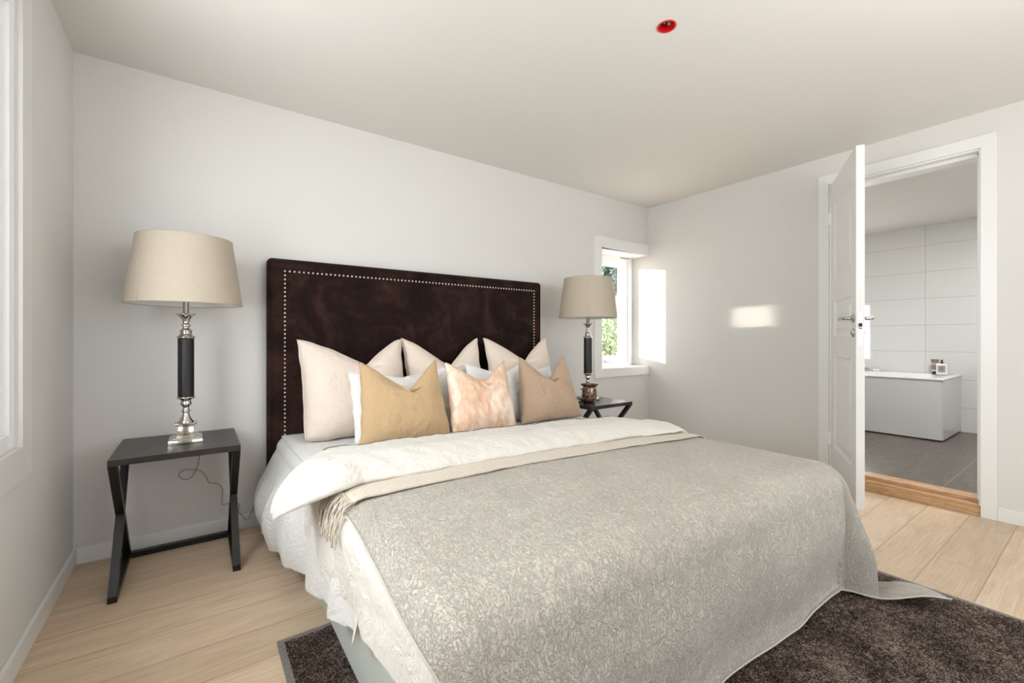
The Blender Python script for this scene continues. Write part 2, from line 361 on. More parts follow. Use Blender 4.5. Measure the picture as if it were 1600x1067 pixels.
def grid(nu, nv, f, uvf=None, bm=None):
    bm = bm or bmesh.new(); uvl = bm.loops.layers.uv.verify()
    V = [[bm.verts.new(f(i/nu, j/nv)) for j in range(nv+1)] for i in range(nu+1)]
    for i in range(nu):
        for j in range(nv):
            fc = bm.faces.new((V[i][j], V[i+1][j], V[i+1][j+1], V[i][j+1]))
            if uvf:
                for lp, (a, b) in zip(fc.loops, ((i, j), (i+1, j), (i+1, j+1), (i, j+1))): lp[uvl].uv = uvf(a/nu, b/nv)
    return bm
def sm(x, a, b):
    t = max(0, min(1, (x-a)/(b-a))) if b != a else float(x > a); return t*t*(3-2*t)
def N(x, y, z=0.0): return noise.noise(Vector((x, y, z)))

# ------------------------------------------------------------------ room shell
bm = B(); box(bm, -0.25, W+0.15, YR-0.2, 0.3, -0.1, 0); struct('floor', bm, 'floor', 'pale oak plank floor')
# ceiling with a round hole for the junction box
HX, HY, HR = 2.09, -1.70, 0.037
bm = B(); n = 48
X0, X1, Y0, Y1 = -0.25, W+0.15, YR-0.2, 0.3
inner = [bm.verts.new((HX+HR*math.cos(2*PI*i/n), HY+HR*math.sin(2*PI*i/n), H)) for i in range(n)]
def onrect(a):
    c, s = math.cos(a), math.sin(a); t = min(((X1-HX)/c if c > 1e-9 else 1e9), ((X0-HX)/c if c < -1e-9 else 1e9), ((Y1-HY)/s if s > 1e-9 else 1e9), ((Y0-HY)/s if s < -1e-9 else 1e9))
    return (HX+c*t, HY+s*t)
outer = [bm.verts.new((*onrect(2*PI*i/n), H)) for i in range(n)]
for i in range(n): bm.faces.new((inner[i], inner[(i+1) % n], outer[(i+1) % n], outer[i]))
for cx_, cy_ in ((X0, Y0), (X1, Y0), (X0, Y1), (X1, Y1)):      # fill the four corner triangles
    a = math.atan2(cy_-HY, cx_-HX) % (2*PI); i = int(a/(2*PI)*n); cv = bm.verts.new((cx_, cy_, H)); bm.faces.new((outer[i % n], outer[(i+1) % n], cv))
r = bmesh.ops.extrude_face_region(bm, geom=list(bm.faces)); bmesh.ops.translate(bm, vec=(0, 0, 0.12), verts=[v for v in r['geom'] if isinstance(v, bmesh.types.BMVert)])
struct('ceiling', bm, 'ceiling', 'white painted ceiling')
T = 0.32
WX0, WX1, WZ0, WZ1 = 3.517, W, 0.757, 1.885        # small corner window opening
bm = B(); box(bm, -0.25, WX0, 0, T, 0, H); box(bm, WX0, W, 0, T, 0, WZ0); box(bm, WX0, W, 0, T, WZ1, H); struct('wall_back', bm, 'wall', 'pale grey wall behind the bed')
LY1, LY0, LZ0, LZ1 = -0.771, -2.45, 0.70, 2.14
bm = B(); box(bm, -0.25, 0, LY1, 0, 0, H); box(bm, -0.25, 0, YR, LY0, 0, H); box(bm, -0.25, 0, LY0, LY1, 0, LZ0); box(bm, -0.25, 0, LY0, LY1, LZ1, H); struct('wall_left', bm, 'wall', 'pale grey wall with the large window')
DY1, DY0, DZ = -1.583, -2.343, 2.166
WT = 0.15
bm = B(); box(bm, W, W+WT, DY1, T, 0, H); box(bm, W, W+WT, YR, DY0, 0, H); box(bm, W, W+WT, DY0, DY1, DZ, H); struct('wall_right', bm, 'wall', 'pale wall with the open bathroom door')
bm = B(); box(bm, -0.25, 1.0, YR-0.2, YR, 0, H); box(bm, 3.8, W+WT, YR-0.2, YR, 0, H); box(bm, 1.0, 3.8, YR-0.2, YR, 0, 0.35); box(bm, 1.0, 3.8, YR-0.2, YR, 2.3, H); struct('wall_rear', bm, 'wall', 'wall behind the viewer')
# baseboards
def bb(name, x0, x1, y0, y1):
    b = B(); box(b, x0, x1, y0, y1, 0, 0.076); struct(name, b, 'trim', bevel=0.002)
bb('baseboard_back', 0.012, W-0.012, -0.012, 0); bb('baseboard_left', 0, 0.012, YR, 0)
bb('baseboard_right', W-0.012, W, -1.517, -0.0); bb('baseboard_right_near', W-0.012, W, YR, -2.4095)

# ------------------------------------------------------------------ corner window
w1 = struct_root('window_1', 'small white corner window beside the bed', ((WX0+W)/2, 0.2, WZ0))
def wpart(name, boxes, mat, parent, bevel=0.002):
    b = B()
    for q in boxes: box(b, *q)
    return obj(name, b, mat, parent, bevel=bevel, world=True)
cw = 0.093
b = B()
prism(b, [(WX0-cw, WZ0-0.077), (WX0, WZ0+0.007), (WX0, WZ1+0.01), (WX0-cw, WZ1+0.11)], 'y', -0.014, 0)
prism(b, [(WX0-cw, WZ1+0.11), (WX0, WZ1+0.01), (W, WZ1+0.002), (W, WZ1+0.11)], 'y', -0.014, 0)
prism(b, [(WX0-cw, WZ0-0.077), (WX0, WZ0+0.007), (W, WZ0+0.007), (W, WZ0-0.077)], 'y', -0.014, 0)
obj('window_casing', b, 'trim', w1, bevel=0.0015, world=True)
wpart('window_reveal', [(WX0, W, -0.0135, 0.2, WZ0-0.012, WZ0+0.0065), (WX0-0.012, WX0+0.0, -0.0, 0.2, WZ0, WZ1), (WX0, W, -0.0, 0.2, WZ1, WZ1+0.012)], 'trim', w1)
fo = 0.05
wpart('window_frame', [(WX0-0.03, WX0+0.03, 0.2, 0.30, WZ0-0.01, WZ1+0.01), (4.145, W, 0.2, 0.30, WZ0-0.01, WZ1+0.01), (WX0+0.03, 4.145, 0.2, 0.30, WZ0-0.01, WZ0+0.045), (WX0+0.03, 4.145, 0.2, 0.30, WZ1-0.03, WZ1+0.01)], 'window_white', w1)
wpart('window_sash', [(WX0+0.03, 3.575, 0.215, 0.285, WZ0+0.045, WZ1-0.03), (4.075, 4.145, 0.215, 0.285, WZ0+0.045, WZ1-0.03), (3.575, 4.075, 0.215, 0.285, WZ0+0.045, 0.868), (3.575, 4.075, 0.215, 0.285, 1.79, WZ1-0.03)], 'window_white', w1)
wpart('window_pane', [(3.575, 4.075, 0.248, 0.252, 0.868, 1.79)], 'glass', w1, 0)
wpart('window_handle', [(3.80, 3.92, 0.196, 0.206, 0.806, 0.822), (3.82, 3.85, 0.205, 0.216, 0.802, 0.826)], 'window_white', w1, 0.003)
wpart('window_stay', [(4.02, 4.15, 0.196, 0.204, 1.872, 1.884)], 'steel', w1, 0.001)

# ------------------------------------------------------------------ large left window (only its right jamb and sill show)
w2 = struct_root('window_2', 'large white window at the left edge', (0, (LY0+LY1)/2, LZ0))
b = B(); c = 0.098; t = 0.012
prism(b, [(LY1+c, LZ0-0.107), (LY1, LZ0), (LY1, LZ1), (LY1+c, LZ1+c)], 'x', 0, t)
prism(b, [(LY0-c, LZ0-0.107), (LY0-c, LZ1+c), (LY0, LZ1), (LY0, LZ0)], 'x', 0, t)
prism(b, [(LY1+c, LZ0-0.107), (LY0-c, LZ0-0.107), (LY0, LZ0), (LY1, LZ0)], 'x', 0, t)
prism(b, [(LY1+c, LZ1+c), (LY1, LZ1), (LY0, LZ1), (LY0-c, LZ1+c)], 'x', 0, t)
obj('window_casing', b, 'casing_grey', w2, bevel=0.001, world=True)
def rect_frame(x0, x1, ya, yb, za, zb, w_):
    return [(x0, x1, ya, ya+w_, za, zb), (x0, x1, yb-w_, yb, za, zb), (x0, x1, ya+w_, yb-w_, za, za+w_), (x0, x1, ya+w_, yb-w_, zb-w_, zb)]
wpart('window_frame', rect_frame(-0.12, -0.006, LY0, LY1, LZ0, LZ1, 0.05), 'window_white', w2)
wpart('window_sash', rect_frame(-0.10, -0.018, LY0+0.05, LY1-0.05, LZ0+0.05, LZ1-0.05, 0.055) + [(-0.10, -0.018, -1.66, -1.57, LZ0+0.1, LZ1-0.1)], 'window_white', w2)
wpart('window_pane', [(-0.062, -0.058, LY0+0.1, -1.66, LZ0+0.1, LZ1-0.1), (-0.062, -0.058, -1.57, LY1-0.1, LZ0+0.1, LZ1-0.1)], 'glass', w2, 0)

# ------------------------------------------------------------------ doorway, door, threshold
tr = struct_root('trim_1', 'white casing around the bathroom doorway', (W, (DY0+DY1)/2, 0))
b = B(); c = 0.066; x0, x1 = W-0.014, W
prism(b, [(DY1+c, 0), (DY1, 0), (DY1, DZ), (DY1+c, DZ+0.070)], 'x', x0, x1)
prism(b, [(DY0-c, 0), (DY0-c, DZ+0.070), (DY0, DZ), (DY0, 0)], 'x', x0, x1)
prism(b, [(DY1+c, DZ+0.070), (DY1, DZ), (DY0, DZ), (DY0-c, DZ+0.070)], 'x', x0, x1)
obj('door_casing', b, 'trim', tr, bevel=0.0015, world=True)
wpart('door_jamb', [(W-0.004, W+WT, DY0+0.0, DY0+0.009, 0.062, DZ), (W-0.004, W+WT, DY1-0.009, DY1, 0.062, DZ), (W-0.004, W+WT, DY0+0.009, DY1-0.009, DZ-0.012, DZ)], 'trim', tr)
wpart('door_stop', [(W+0.045, W+WT, DY0+0.009, DY0+0.021, 0.078, DZ-0.012), (W+0.045, W+WT, DY1-0.021, DY1-0.009, 0.078, DZ-0.012), (W+0.045, W+WT, DY0+0.009, DY1-0.009, DZ-0.034, DZ-0.012)], 'trim', tr)
wpart('strike_plate', [(W+0.012, W+0.034, DY0+0.009, DY0+0.0105, 1.06, 1.22)], 'steel', tr, 0)
b = B(); box(b, W-0.004, W+0.045, DY0+0.001, DY1-0.001, 0, 0.068); box(b, W+0.045, W+WT+0.01, DY0+0.001, DY1-0.001, 0, 0.092)
struct('trim_2', b, 'oak_trim', 'raised oak threshold', bevel=0.004)

hinge = Vector((W-0.004, -1.636)); free = Vector((3.562, -1.972)); dv = (free-hinge); ang = math.atan2(dv.y, dv.x)
LW, LT, LH = dv.length, 0.040, 2.085
dr = struct_root('door_1', 'white panelled door standing open', (hinge.x+LT*math.sin(ang), hinge.y-LT*math.cos(ang), 0.07), (0, 0, ang))
# local: x along the leaf from hinge to free edge; y thickness: panelled bedroom side is -y ... leaf occupies y in [0, LT]
def leaf():
    b = B()
    panels = [(0.115, LW-0.115, 1.375, 1.93), (0.115, LW-0.115, 0.99, 1.235), (0.115, LW-0.115, 0.215, 0.855)]
    xs = sorted({0, LW, 0.115, LW-0.115}); zs = [0, .215, .855, .99, 1.235, 1.375, 1.93, LH]
    for side in (0, 1):
        yb = LT if side else 0; inw = -1 if side else 1
        def V(x, z, d=0): return b.verts.new((x, yb+inw*d, z))
        for i in range(3):
            for j in range(7):
                if i == 1 and j in (1, 3, 5):
                    xa, xb, za, zb = xs[1], xs[2], zs[j], zs[j+1]
                    rr = []
                    for ins, d in ((0, 0), (0.012, 0.008), (0.030, 0.008), (0.058, 0.001)):
                        rr.append([V(xa+ins, za+ins, d), V(xb-ins, za+ins, d), V(xb-ins, zb-ins, d), V(xa+ins, zb-ins, d)])
                    for a, c_ in zip(rr, rr[1:]):
                        for k in range(4): b.faces.new((a[k], a[(k+1) % 4], c_[(k+1) % 4], c_[k]))
                    b.faces.new(rr[-1])
                else:
                    b.faces.new((V(xs[i], zs[j]), V(xs[i+1], zs[j]), V(xs[i+1], zs[j+1]), V(xs[i], zs[j+1])))
    for q in (((0, 0), (0, LH)), ((LW, 0), (LW, LH))):
        x = q[0][0]; b.faces.new([b.verts.new(p) for p in ((x, 0, 0), (x, LT, 0), (x, LT, LH), (x, 0, LH))])
    for z in (0, LH): b.faces.new([b.verts.new(p) for p in ((0, 0, z), (LW, 0, z), (LW, LT, z), (0, LT, z))])
    bmesh.ops.remove_doubles(b, verts=b.verts, dist=1e-5); return b
obj('door_leaf', leaf(), 'trim', dr)
def handle(sidey, sg, name='door_handle'):
    b = B(); zc = 1.095; xc = LW-0.055
    m4 = Matrix.Translation((xc, sidey, zc)) @ Matrix.Rotation(PI/2*(1 if sg < 0 else -1), 4, 'X')
    bb_ = B(); lathe(bb_, [(0.026, 0), (0.026, 0.005), (0.021, 0.009), (0.012, 0.010), (0.010, 0.03), (0.009, 0.048)], 24)
    bmesh.ops.transform(bb_, matrix=m4, verts=bb_.verts); me = bpy.data.meshes.new('t'); bb_.to_mesh(me); b.from_mesh(me); bpy.data.meshes.remove(me); bb_.free()
    tube(b, smooth_path([(xc, sidey+sg*0.035, zc), (xc-0.01, sidey+sg*0.05, zc), (xc-0.05, sidey+sg*0.053, zc+0.002), (xc-0.115, sidey+sg*0.050, zc-0.002), (xc-0.135, sidey+sg*0.046, zc+0.002)], 5), 0.009, 12)
    obj(name, b, 'steel', dr, smooth=True)
    bb_ = B(); lathe(bb_, [(0.026, 0), (0.026, 0.005), (0.021, 0.008), (0.009, 0.009), (0.008, 0.014)], 24)
    bmesh.ops.transform(bb_, matrix=Matrix.Translation((xc, sidey, zc-0.085)) @ Matrix.Rotation(PI/2*(1 if sg < 0 else -1), 4, 'X'), verts=bb_.verts)
    obj('lock_rosette', bb_, 'steel', dr, smooth=True)
handle(0, -1); handle(LT, 1)
b = B(); box(b, LW-0.0005, LW+0.0012, 0.009, 0.031, 0.94, 1.13); lp = obj('lock_plate', b, 'window_white', dr, bevel=0.0004)
b = B(); box(b, LW+0.0008, LW+0.007, 0.013, 0.027, 1.045, 1.065); box(b, LW+0.0008, LW+0.0028, 0.013, 0.027, 1.033, 1.038); obj('latch_bolt', b, 'dark', lp)
for z in (0.255, 1.84):
    b = B(); box(b, -0.007, 0.003, -0.012, 0.008, z-0.035, z+0.035); lathe(b, [(0.007, z-0.045), (0.007, z+0.045)], 12, centre=(-0.003, -0.008)); obj('hinge', b, 'window_white', dr, bevel=0.001)

# ------------------------------------------------------------------ bathroom
BX0, BX1, BY0, BY1, BZ, BH = W+WT, 6.856, -3.4, -0.1, 0.085, 2.262
bm = B(); box(bm, BX0+0.01, BX1, BY0, BY1, -0.05, BZ); struct('floor_bathroom', bm, 'floor_tile', 'grey tiled bathroom floor')
bm = B(); box(bm, BX0, BX1+0.15, BY0, 0.1, BH, BH+0.1); struct('ceiling_bathroom', bm, 'ceiling', 'bathroom ceiling')
bm = B(); box(bm, BX1, BX1+0.15, BY0, 0.1, -0.05, BH); struct('wall_bathroom_far', bm, 'wall_tile', 'white tiled bathroom wall')
bm = B(); box(bm, BX0, BX1+0.15, BY0-0.1, BY0, -0.05, BH); struct('wall_bathroom_near', bm, 'wall_tile')
bwx0, bwx1, bz0, bz1 = 5.29, 6.10, 0.94, 1.62
bm = B(); box(bm, BX0, bwx0, BY1, 0.1, -0.05, BH); box(bm, bwx1, BX1, BY1, 0.1, -0.05, BH); box(bm, bwx0, bwx1, BY1, 0.1, -0.05, bz0); box(bm, bwx0, bwx1, BY1, 0.1, bz1, BH); struct('wall_bathroom_side', bm, 'wall')
w3 = struct_root('window_3', 'bathroom window, out of view', ((bwx0+bwx1)/2, -0.08, bz0))
b = B()
for q in ((bwx0, bwx0+0.03), (bwx1-0.03, bwx1)): box(b, q[0], q[1], -0.095, -0.06, bz0, bz1)
box(b, bwx0+0.03, bwx1-0.03, -0.095, -0.06, bz0, bz0+0.03); box(b, bwx0+0.03, bwx1-0.03, -0.095, -0.06, bz1-0.03, bz1)
obj('window_frame', b, 'window_white', w3, world=True)
# bathtub
TX0, TX1, TY0, TY1, TZ = 6.062, 6.852, -1.862, -0.14, 0.672
tub = thing('bathtub', 'white panelled bathtub against the bathroom wall seen through the doorway', 'bathtub', ((TX0+TX1)/2, (TY0+TY1)/2, BZ))
b = B(); box(b, TX0+0.004, TX0+0.016, TY0+0.012, TY1, BZ+0.012, TZ-0.022); obj('front_panel', b, 'tub_panel', tub, bevel=0.002, world=True)
b = B(); box(b, TX0+0.017, TX1, TY0+0.004, TY0+0.016, BZ+0.012, TZ-0.022); obj('end_panel', b, 'tub_panel', tub, bevel=0.002, world=True)
b = B(); box(b, TX0+0.03, TX1-0.02, TY0+0.03, TY1-0.02, BZ, BZ+0.03); obj('plinth', b, 'dark', tub, world=True)
b = B()
def rr(x0, x1, y0, y1, r, z, k=8):
    out = []
    for cx_, cy_, a0 in ((x1-r, y1-r, 0), (x0+r, y1-r, PI/2), (x0+r, y0+r, PI), (x1-r, y0+r, 1.5*PI)):
        for i in range(k+1): out.append(b.verts.new((cx_+r*math.cos(a0+PI/2*i/k), cy_+r*math.sin(a0+PI/2*i/k), z)))
    return out
loops = [rr(TX0, TX1, TY0, TY1, 0.012, TZ-0.022), rr(TX0, TX1, TY0, TY1, 0.012, TZ-0.004), rr(TX0+0.004, TX1-0.002, TY0+0.004, TY1-0.002, 0.012, TZ),
         rr(TX0+0.06, TX1-0.06, TY0+0.07, TY1-0.07, 0.10, TZ-0.002), rr(TX0+0.075, TX1-0.075, TY0+0.09, TY1-0.09, 0.10, TZ-0.02), rr(TX0+0.12, TX1-0.12, TY0+0.2, TY1-0.2, 0.12, TZ-0.42)]
for a, c_ in zip(loops, loops[1:]):
    for i in range(len(a)): b.faces.new((a[i], a[(i+1) % len(a)], c_[(i+1) % len(a)], c_[i]))
b.faces.new(loops[-1]); obj('basin', b, 'enamel', tub, smooth=True, world=True, solid=0.004)
for k, y in enumerate((-1.085, -1.18)):
    s_ = thing('soap_dish' if k else 'tub_control', ['small chrome control knob on tub rim beside the door edge', 'small white square soap dish on the tub rim'][k], ['knob', 'soap dish'][k], (6.80, y, TZ))
    b = B(); box(b, -0.025, 0.025, -0.027, 0.027, 0, 0.028); obj('body', b, 'enamel' if k else 'steel', s_, bevel=0.006)
    b = B(); lathe(b, [(0.016, 0.028), (0.016, 0.036), (0.012, 0.04)], 16); obj('cap', b, 'steel', s_, smooth=True)
# toiletries
t1 = thing('cream_tube', 'brown and white cream tube standing on its cap on the tub rim', 'tube', (6.79, -1.672, TZ))
b = B(); lathe(b, [(0.020, 0), (0.020, 0.028)], 24); obj('cap', b, 'dark', t1, bevel=0.001)
def tube_body(u, v):
    a = 2*PI*u; z = 0.028+0.125*v; k = v; rx = 0.022*(1-k)+0.002*k; ry = 0.022*(1-k)+0.032*k
    return (rx*math.cos(a), ry*math.sin(a), z)
b = grid(32, 10, tube_body, lambda u, v: (u, v)); bmesh.ops.remove_doubles(b, verts=b.verts, dist=1e-5)
m = Mat('tube_print', lin(150, 128, 120), 0.4); s = sep(m, m.co('UV')); m.color(m.ramp(s[1], (0.0, lin(236, 232, 228)), (0.12, lin(236, 232, 228)), (0.14, lin(138, 116, 110)), (0.55, lin(150, 128, 121)), (0.58, lin(206, 196, 190)), (0.70, lin(150, 128, 121)), (0.93, lin(126, 104, 98))))
obj('body', b, m.m, t1, smooth=True)
t2 = thing('soap_bottle', 'square white pump soap bottle with beige label on the tub rim', 'bottle', (6.735, -1.735, TZ), (0, 0, 0.1))
b = B(); box(b, -0.032, 0.032, -0.042, 0.042, 0, 0.115); obj('body', b, 'enamel', t2, bevel=0.006)
b = B(); box(b, -0.0335, -0.0325, -0.030, 0.030, 0.022, 0.092); lb = obj('label', b, plain('beige_label', lin(176, 166, 150), 0.6), t2)
b = B()
for k, (w_, z) in enumerate(((0.022, 0.078), (0.026, 0.066), (0.020, 0.058), (0.024, 0.046), (0.016, 0.036))): box(b, -0.0343, -0.0335, -w_*0.8, w_*0.8, z, z+0.004)
obj('label_print', b, 'dark', lb)
b = B(); lathe(b, [(0.013, 0.114), (0.013, 0.128), (0.006, 0.13), (0.006, 0.142)], 16); box(b, -0.022, 0.012, -0.008, 0.008, 0.142, 0.152); obj('pump', b, 'dark', t2, bevel=0.001)

# ------------------------------------------------------------------ ceiling junction box
jb = thing('ceiling_junction_box', 'open red round junction box recessed in the white ceiling', 'junction box', (HX, HY, H+0.06))
b = B(); lathe(b, [(HR-0.004, 0.0), (HR-0.001, 0.0), (HR-0.001, -0.0605), (HR+0.003, -0.0605), (HR+0.003, -0.062), (HR-0.004, -0.062), (HR-0.004, -0.004), (0.002, -0.004)], 40, cap=False)
lathe(b, [(HR-0.001, 0.0), (0.002, 0.0)], 40, cap=False); obj('box_shell', b, 'red_plastic', jb, smooth=False)
b = B(); tube(b, smooth_path([(0.012, 0.01, -0.004), (0.018, 0.004, -0.03), (0.008, -0.008, -0.045), (0.016, -0.016, -0.030)], 5), 0.0025, 8); tube(b, smooth_path([(-0.012, 0.012, -0.004), (-0.006, 0.016, -0.028), (0.006, 0.010, -0.04)], 5), 0.0025, 8); box(b, 0.014, 0.028, -0.004, 0.008, -0.04, -0.02)
obj('wires', b, 'wire', jb, smooth=False)
b = B(); box(b, -0.02, 0.02, 0.012, 0.03, -0.035, -0.006); obj('cable_entry', b, 'dark', jb, bevel=0.002)

# ------------------------------------------------------------------ bed
XL, XR, YF, CX = 0.857, 2.657, -2.10, 1.757
bed = thing('bed', 'double bed with dark brown velvet nailhead headboard and grey green base', 'bed', (CX, -1.1, 0))
b = B(); hx0, hx1, hz = 0.780, 2.730, 1.497
# headboard body: rounded padded slab
b = B(); box(b, hx0, hx1, -0.092, -0.008, 0.03, hz)
hbo = obj('headboard', b, 'brown_velvet', bed, world=True, smooth=True)
md = hbo.modifiers.new('bevel', 'BEVEL'); md.width = 0.028; md.segments = 5; md.limit_method = 'ANGLE'
hbo.data.polygons.foreach_set('use_smooth', [True]*len(hbo.data.polygons))
# padded inner panel: slightly domed, with soft dimples
px0, px1, pz0, pz1 = 0.872, 2.642, 0.10, 1.418
def panel(u, v):
    x = px0+(px1-px0)*u; z = pz0+(pz1-pz0)*v
    e = min(u, 1-u)*(px1-px0); f = min(v, 1-v)*(pz1-pz0); k = sm(e, 0, 0.13)*sm(f, 0, 0.10)
    return (x, -0.089-0.016*k-0.004*k*N(x*5, z*5)-0.010*k*sm(N(x*2.1+3, z*2.1), -.3, .5), z)
b = grid(90, 60, panel); obj('headboard_panel', b, 'brown_velvet', hbo, smooth=True).matrix_parent_inverse = Matrix.Identity(4)
for v in bpy.data.objects['headboard_panel'].data.vertices: v.co = root_matrix(bed).inverted() @ v.co
# outer border roll: soft tube line at the mitre and edge seam
b = B(); tube(b, [(hx0+0.020, -0.0925, 0.05), (hx0+0.020, -0.0925, hz-0.03), (hx0+0.035, -0.0925, hz-0.020), (hx1-0.035, -0.0925, hz-0.020), (hx1-0.020, -0.0925, hz-0.03), (hx1-0.020, -0.0925, 0.05)], 0.0035, 8)
obj('edge_piping', b, 'brown_velvet', hbo, smooth=True, world=False)
for v in bpy.data.objects['edge_piping'].data.vertices: v.co = root_matrix(bed).inverted() @ v.co
# nail heads
def nailbm():
    b = B(); lathe(b, [(0.0062, 0), (0.0060, 0.0018), (0.0046, 0.0040), (0.0022, 0.0053), (0.0004, 0.0057)], 10); bmesh.ops.rotate(b, cent=(0, 0, 0), matrix=Matrix.Rotation(PI/2, 3, 'X'), verts=b.verts); return b
pts = []
nx0, nx1, nz1 = 0.866, 2.648, 1.425
k = 0
while nz1-0.0235*k > 0.47: pts.append((nx0, nz1-0.0235*k)); k += 1
cnt = int((nx1-nx0)/0.0243)
for i in range(1, cnt+1): pts.append((nx0+(nx1-nx0)*i/cnt, nz1))
k = 1
while nz1-0.0235*k > 0.47: pts.append((nx1, nz1-0.0235*k)); k += 1
inv = root_matrix(bed).inverted()
first = None
for i, (x, z) in enumerate(pts[:100]):
    p = inv @ Vector((x, -0.0930, z))
    if first is None: first = obj('nail_head', nailbm(), 'nail', hbo, smooth=True); o = first
    else: o = first.copy(); C.objects.link(o); o.parent = hbo
    o.location = p
b = B()
for x, z in pts[100:]:
    q = nailbm(); bmesh.ops.translate(q, vec=inv @ Vector((x, -0.0930, z)), verts=q.verts); me = bpy.data.meshes.new('t'); q.to_mesh(me); b.from_mesh(me); bpy.data.meshes.remove(me); q.free()
o = obj('nail_head_row', b, 'nail', hbo, smooth=True); o['kind'] = 'stuff'
b = B(); box(b, XL, XR, YF, -0.105, 0.012, 0.30); o = obj('bed_base', b, 'base', bed, world=True, bevel=0.018)
b = B()
for x in (XL+0.012,): tube(b, [(x, YF+0.004, 0.02), (x, YF+0.004, 0.28)], 0.004, 6)
obj('base_seam', b, 'base', o, world=False)
for v in o.children[0].data.vertices: v.co = inv @ v.co
b = B(); box(b, XL+0.01, XR-0.01, YF+0.01, -0.11, 0.30, 0.485); obj('mattress', b, 'white_cotton', bed, world=True, bevel=0.04)

FL = 0.022
def drape(a, bb_, o, top, R, n=0.0, flare=0.0, floor=0.012, xi=None, spill=1.0):
    """unfolded cloth point (a,bb_) laid over the bed block; o = outward offset, n = offset along the normal"""
    xa, xb = (XL-o+R, XR+o-R) if xi is None else xi; yi = YF-o+R
    dx = xa-a if a < xa else (a-xb if a > xb else 0); sx = -1 if a < xa else 1
    dy = yi-bb_ if bb_ < yi else 0
    d = math.hypot(dx, dy)
    x = min(max(a, xa), xb); y = max(bb_, yi)
    if d < 1e-9: return Vector((x, y, top+n)), 0.0, 0.0, d
    ux, uy = sx*dx/d, -dy/d
    q = R*PI/2
    if d < q: th = d/R; h = R*math.sin(th); z = top-R*(1-math.cos(th))
    else: th = PI/2; h = R+flare*(d-q); z = top-R-(d-q)
    h += n*math.sin(th); z += n*math.cos(th)
    if z < floor: h += (floor-z)*spill; z = floor
    return Vector((x+ux*h, y+uy*h, z)), ux, uy, d
def topz(x, left, right): return left+(right-left)*sm(x, XL, XR)

# --- sheet
def sheet_low(y): # lowest height of the sheet along the left side
    pts_ = [(-0.1, 0.035), (-0.35, 0.05), (-0.6, 0.075), (-0.86, 0.11), (-1.1, 0.135), (-1.3, 0.17), (-1.47, 0.21), (-1.66, 0.245), (-1.72, 0.40)]
    for (a, za), (c_, zc) in zip(pts_, pts_[1:]):
        if y >= c_: t_ = (y-a)/(c_-a); return za+(zc-za)*max(0, t_)
    return pts_[-1][1]
def f_sheet(u, v):
    y = -0.096-1.63*v
    top = 0.505; R = 0.07; o = 0.035; q = R*PI/2
    hang = top-R-sheet_low(y)+0.010*N(y*14, 2)+0.006*N(y*60, 5)
    xa = XL-o+R; dl = q+max(0.05, hang); xr = XR+o-R+q+0.25
    uu = u; a = (xa-dl)+(xr-xa+dl)*uu if u > 1e9 else None
    # spend 45% of the columns on the left drop
    if u < 0.45: a = xa-dl*(1-u/0.45)
    else: a = xa+(xr-xa)*(u-0.45)/0.55
    p, ux, uy, d = drape(a, y, o, top, R)
    if a < xa:
        hd = max(0, d-q)
        bulge = 0.085*math.sin(PI*min(1, hd/0.36)*0.8)*(1-sm(-y, 0.45, 1.1))+0.02*sm(hd, 0, 0.3)
        wv = (0.016*math.sin(y*21+2*N(y*2, 1))+0.010*N(y*9, hd*3)+0.005*N(y*30, hd*6))*sm(hd, 0, 0.15)
        p.x -= bulge+wv; p.x = min(p.x, XL-0.008)
    p.z += (0.004*N(p.x*9, p.y*9, 1)+0.0025*N(p.x*24, p.y*20, 3)) if a > xa else 0
    if y < -1.5 and a < xa: p.x = min(p.x, XL-0.012)
    return p
b = grid(150, 190, f_sheet, lambda u, v: (u*2.6, v*1.6)); o = obj('bed_sheet', b, 'sheet', None, smooth=True, solid=0.002); tag(o, 'crinkled white bed sheet with frayed hem hanging down the left side', 'bed sheet')

# --- duvet body + folded band
DT_L, DT_R = 0.546, 0.512
def f_duvet(u, v):
    R = 0.085; o = 0.05; q = R*PI/2
    xa = XL-o+R; xb = XR+o-R; yi = YF-o+R
    bb_ = -0.98-(1.36)*v
    low = 0.290+0.06*sm(-bb_, 1.3, 2.1)+0.012*N(bb_*5, 9)+0.004*N(bb_*22, 4)
    low = low + 0.0
    topc = 0.552
    dl = q+(topc-R-low)
    if u < 0.4: a = xa-dl*(1-u/0.4)
    else: a = xa+(xb+q+0.2-xa)*(u-0.4)/0.6
    p, ux, uy, d = drape(a, bb_, o, topz(a, DT_L, DT_R), R, flare=0.0)
    hd = max(0, d-q)
    wv = 0.006*N(a*6, bb_*6, 2)+0.004*N(a*17, bb_*15, 7)
    p.z += wv*(1-sm(hd, 0, 0.05)); p += Vector((ux, uy, 0))*(abs(wv)*1.0+0.012*math.sin(bb_*13)*sm(hd, 0.02, 0.2))
    if d > 0.02 and bb_ > yi:
        p.x = min(p.x, XL-0.022) if a < xa and p.z < 0.46 else p.x
    return p
b = grid(120, 130, f_duvet, lambda u, v: (u*2.6, v*1.6))
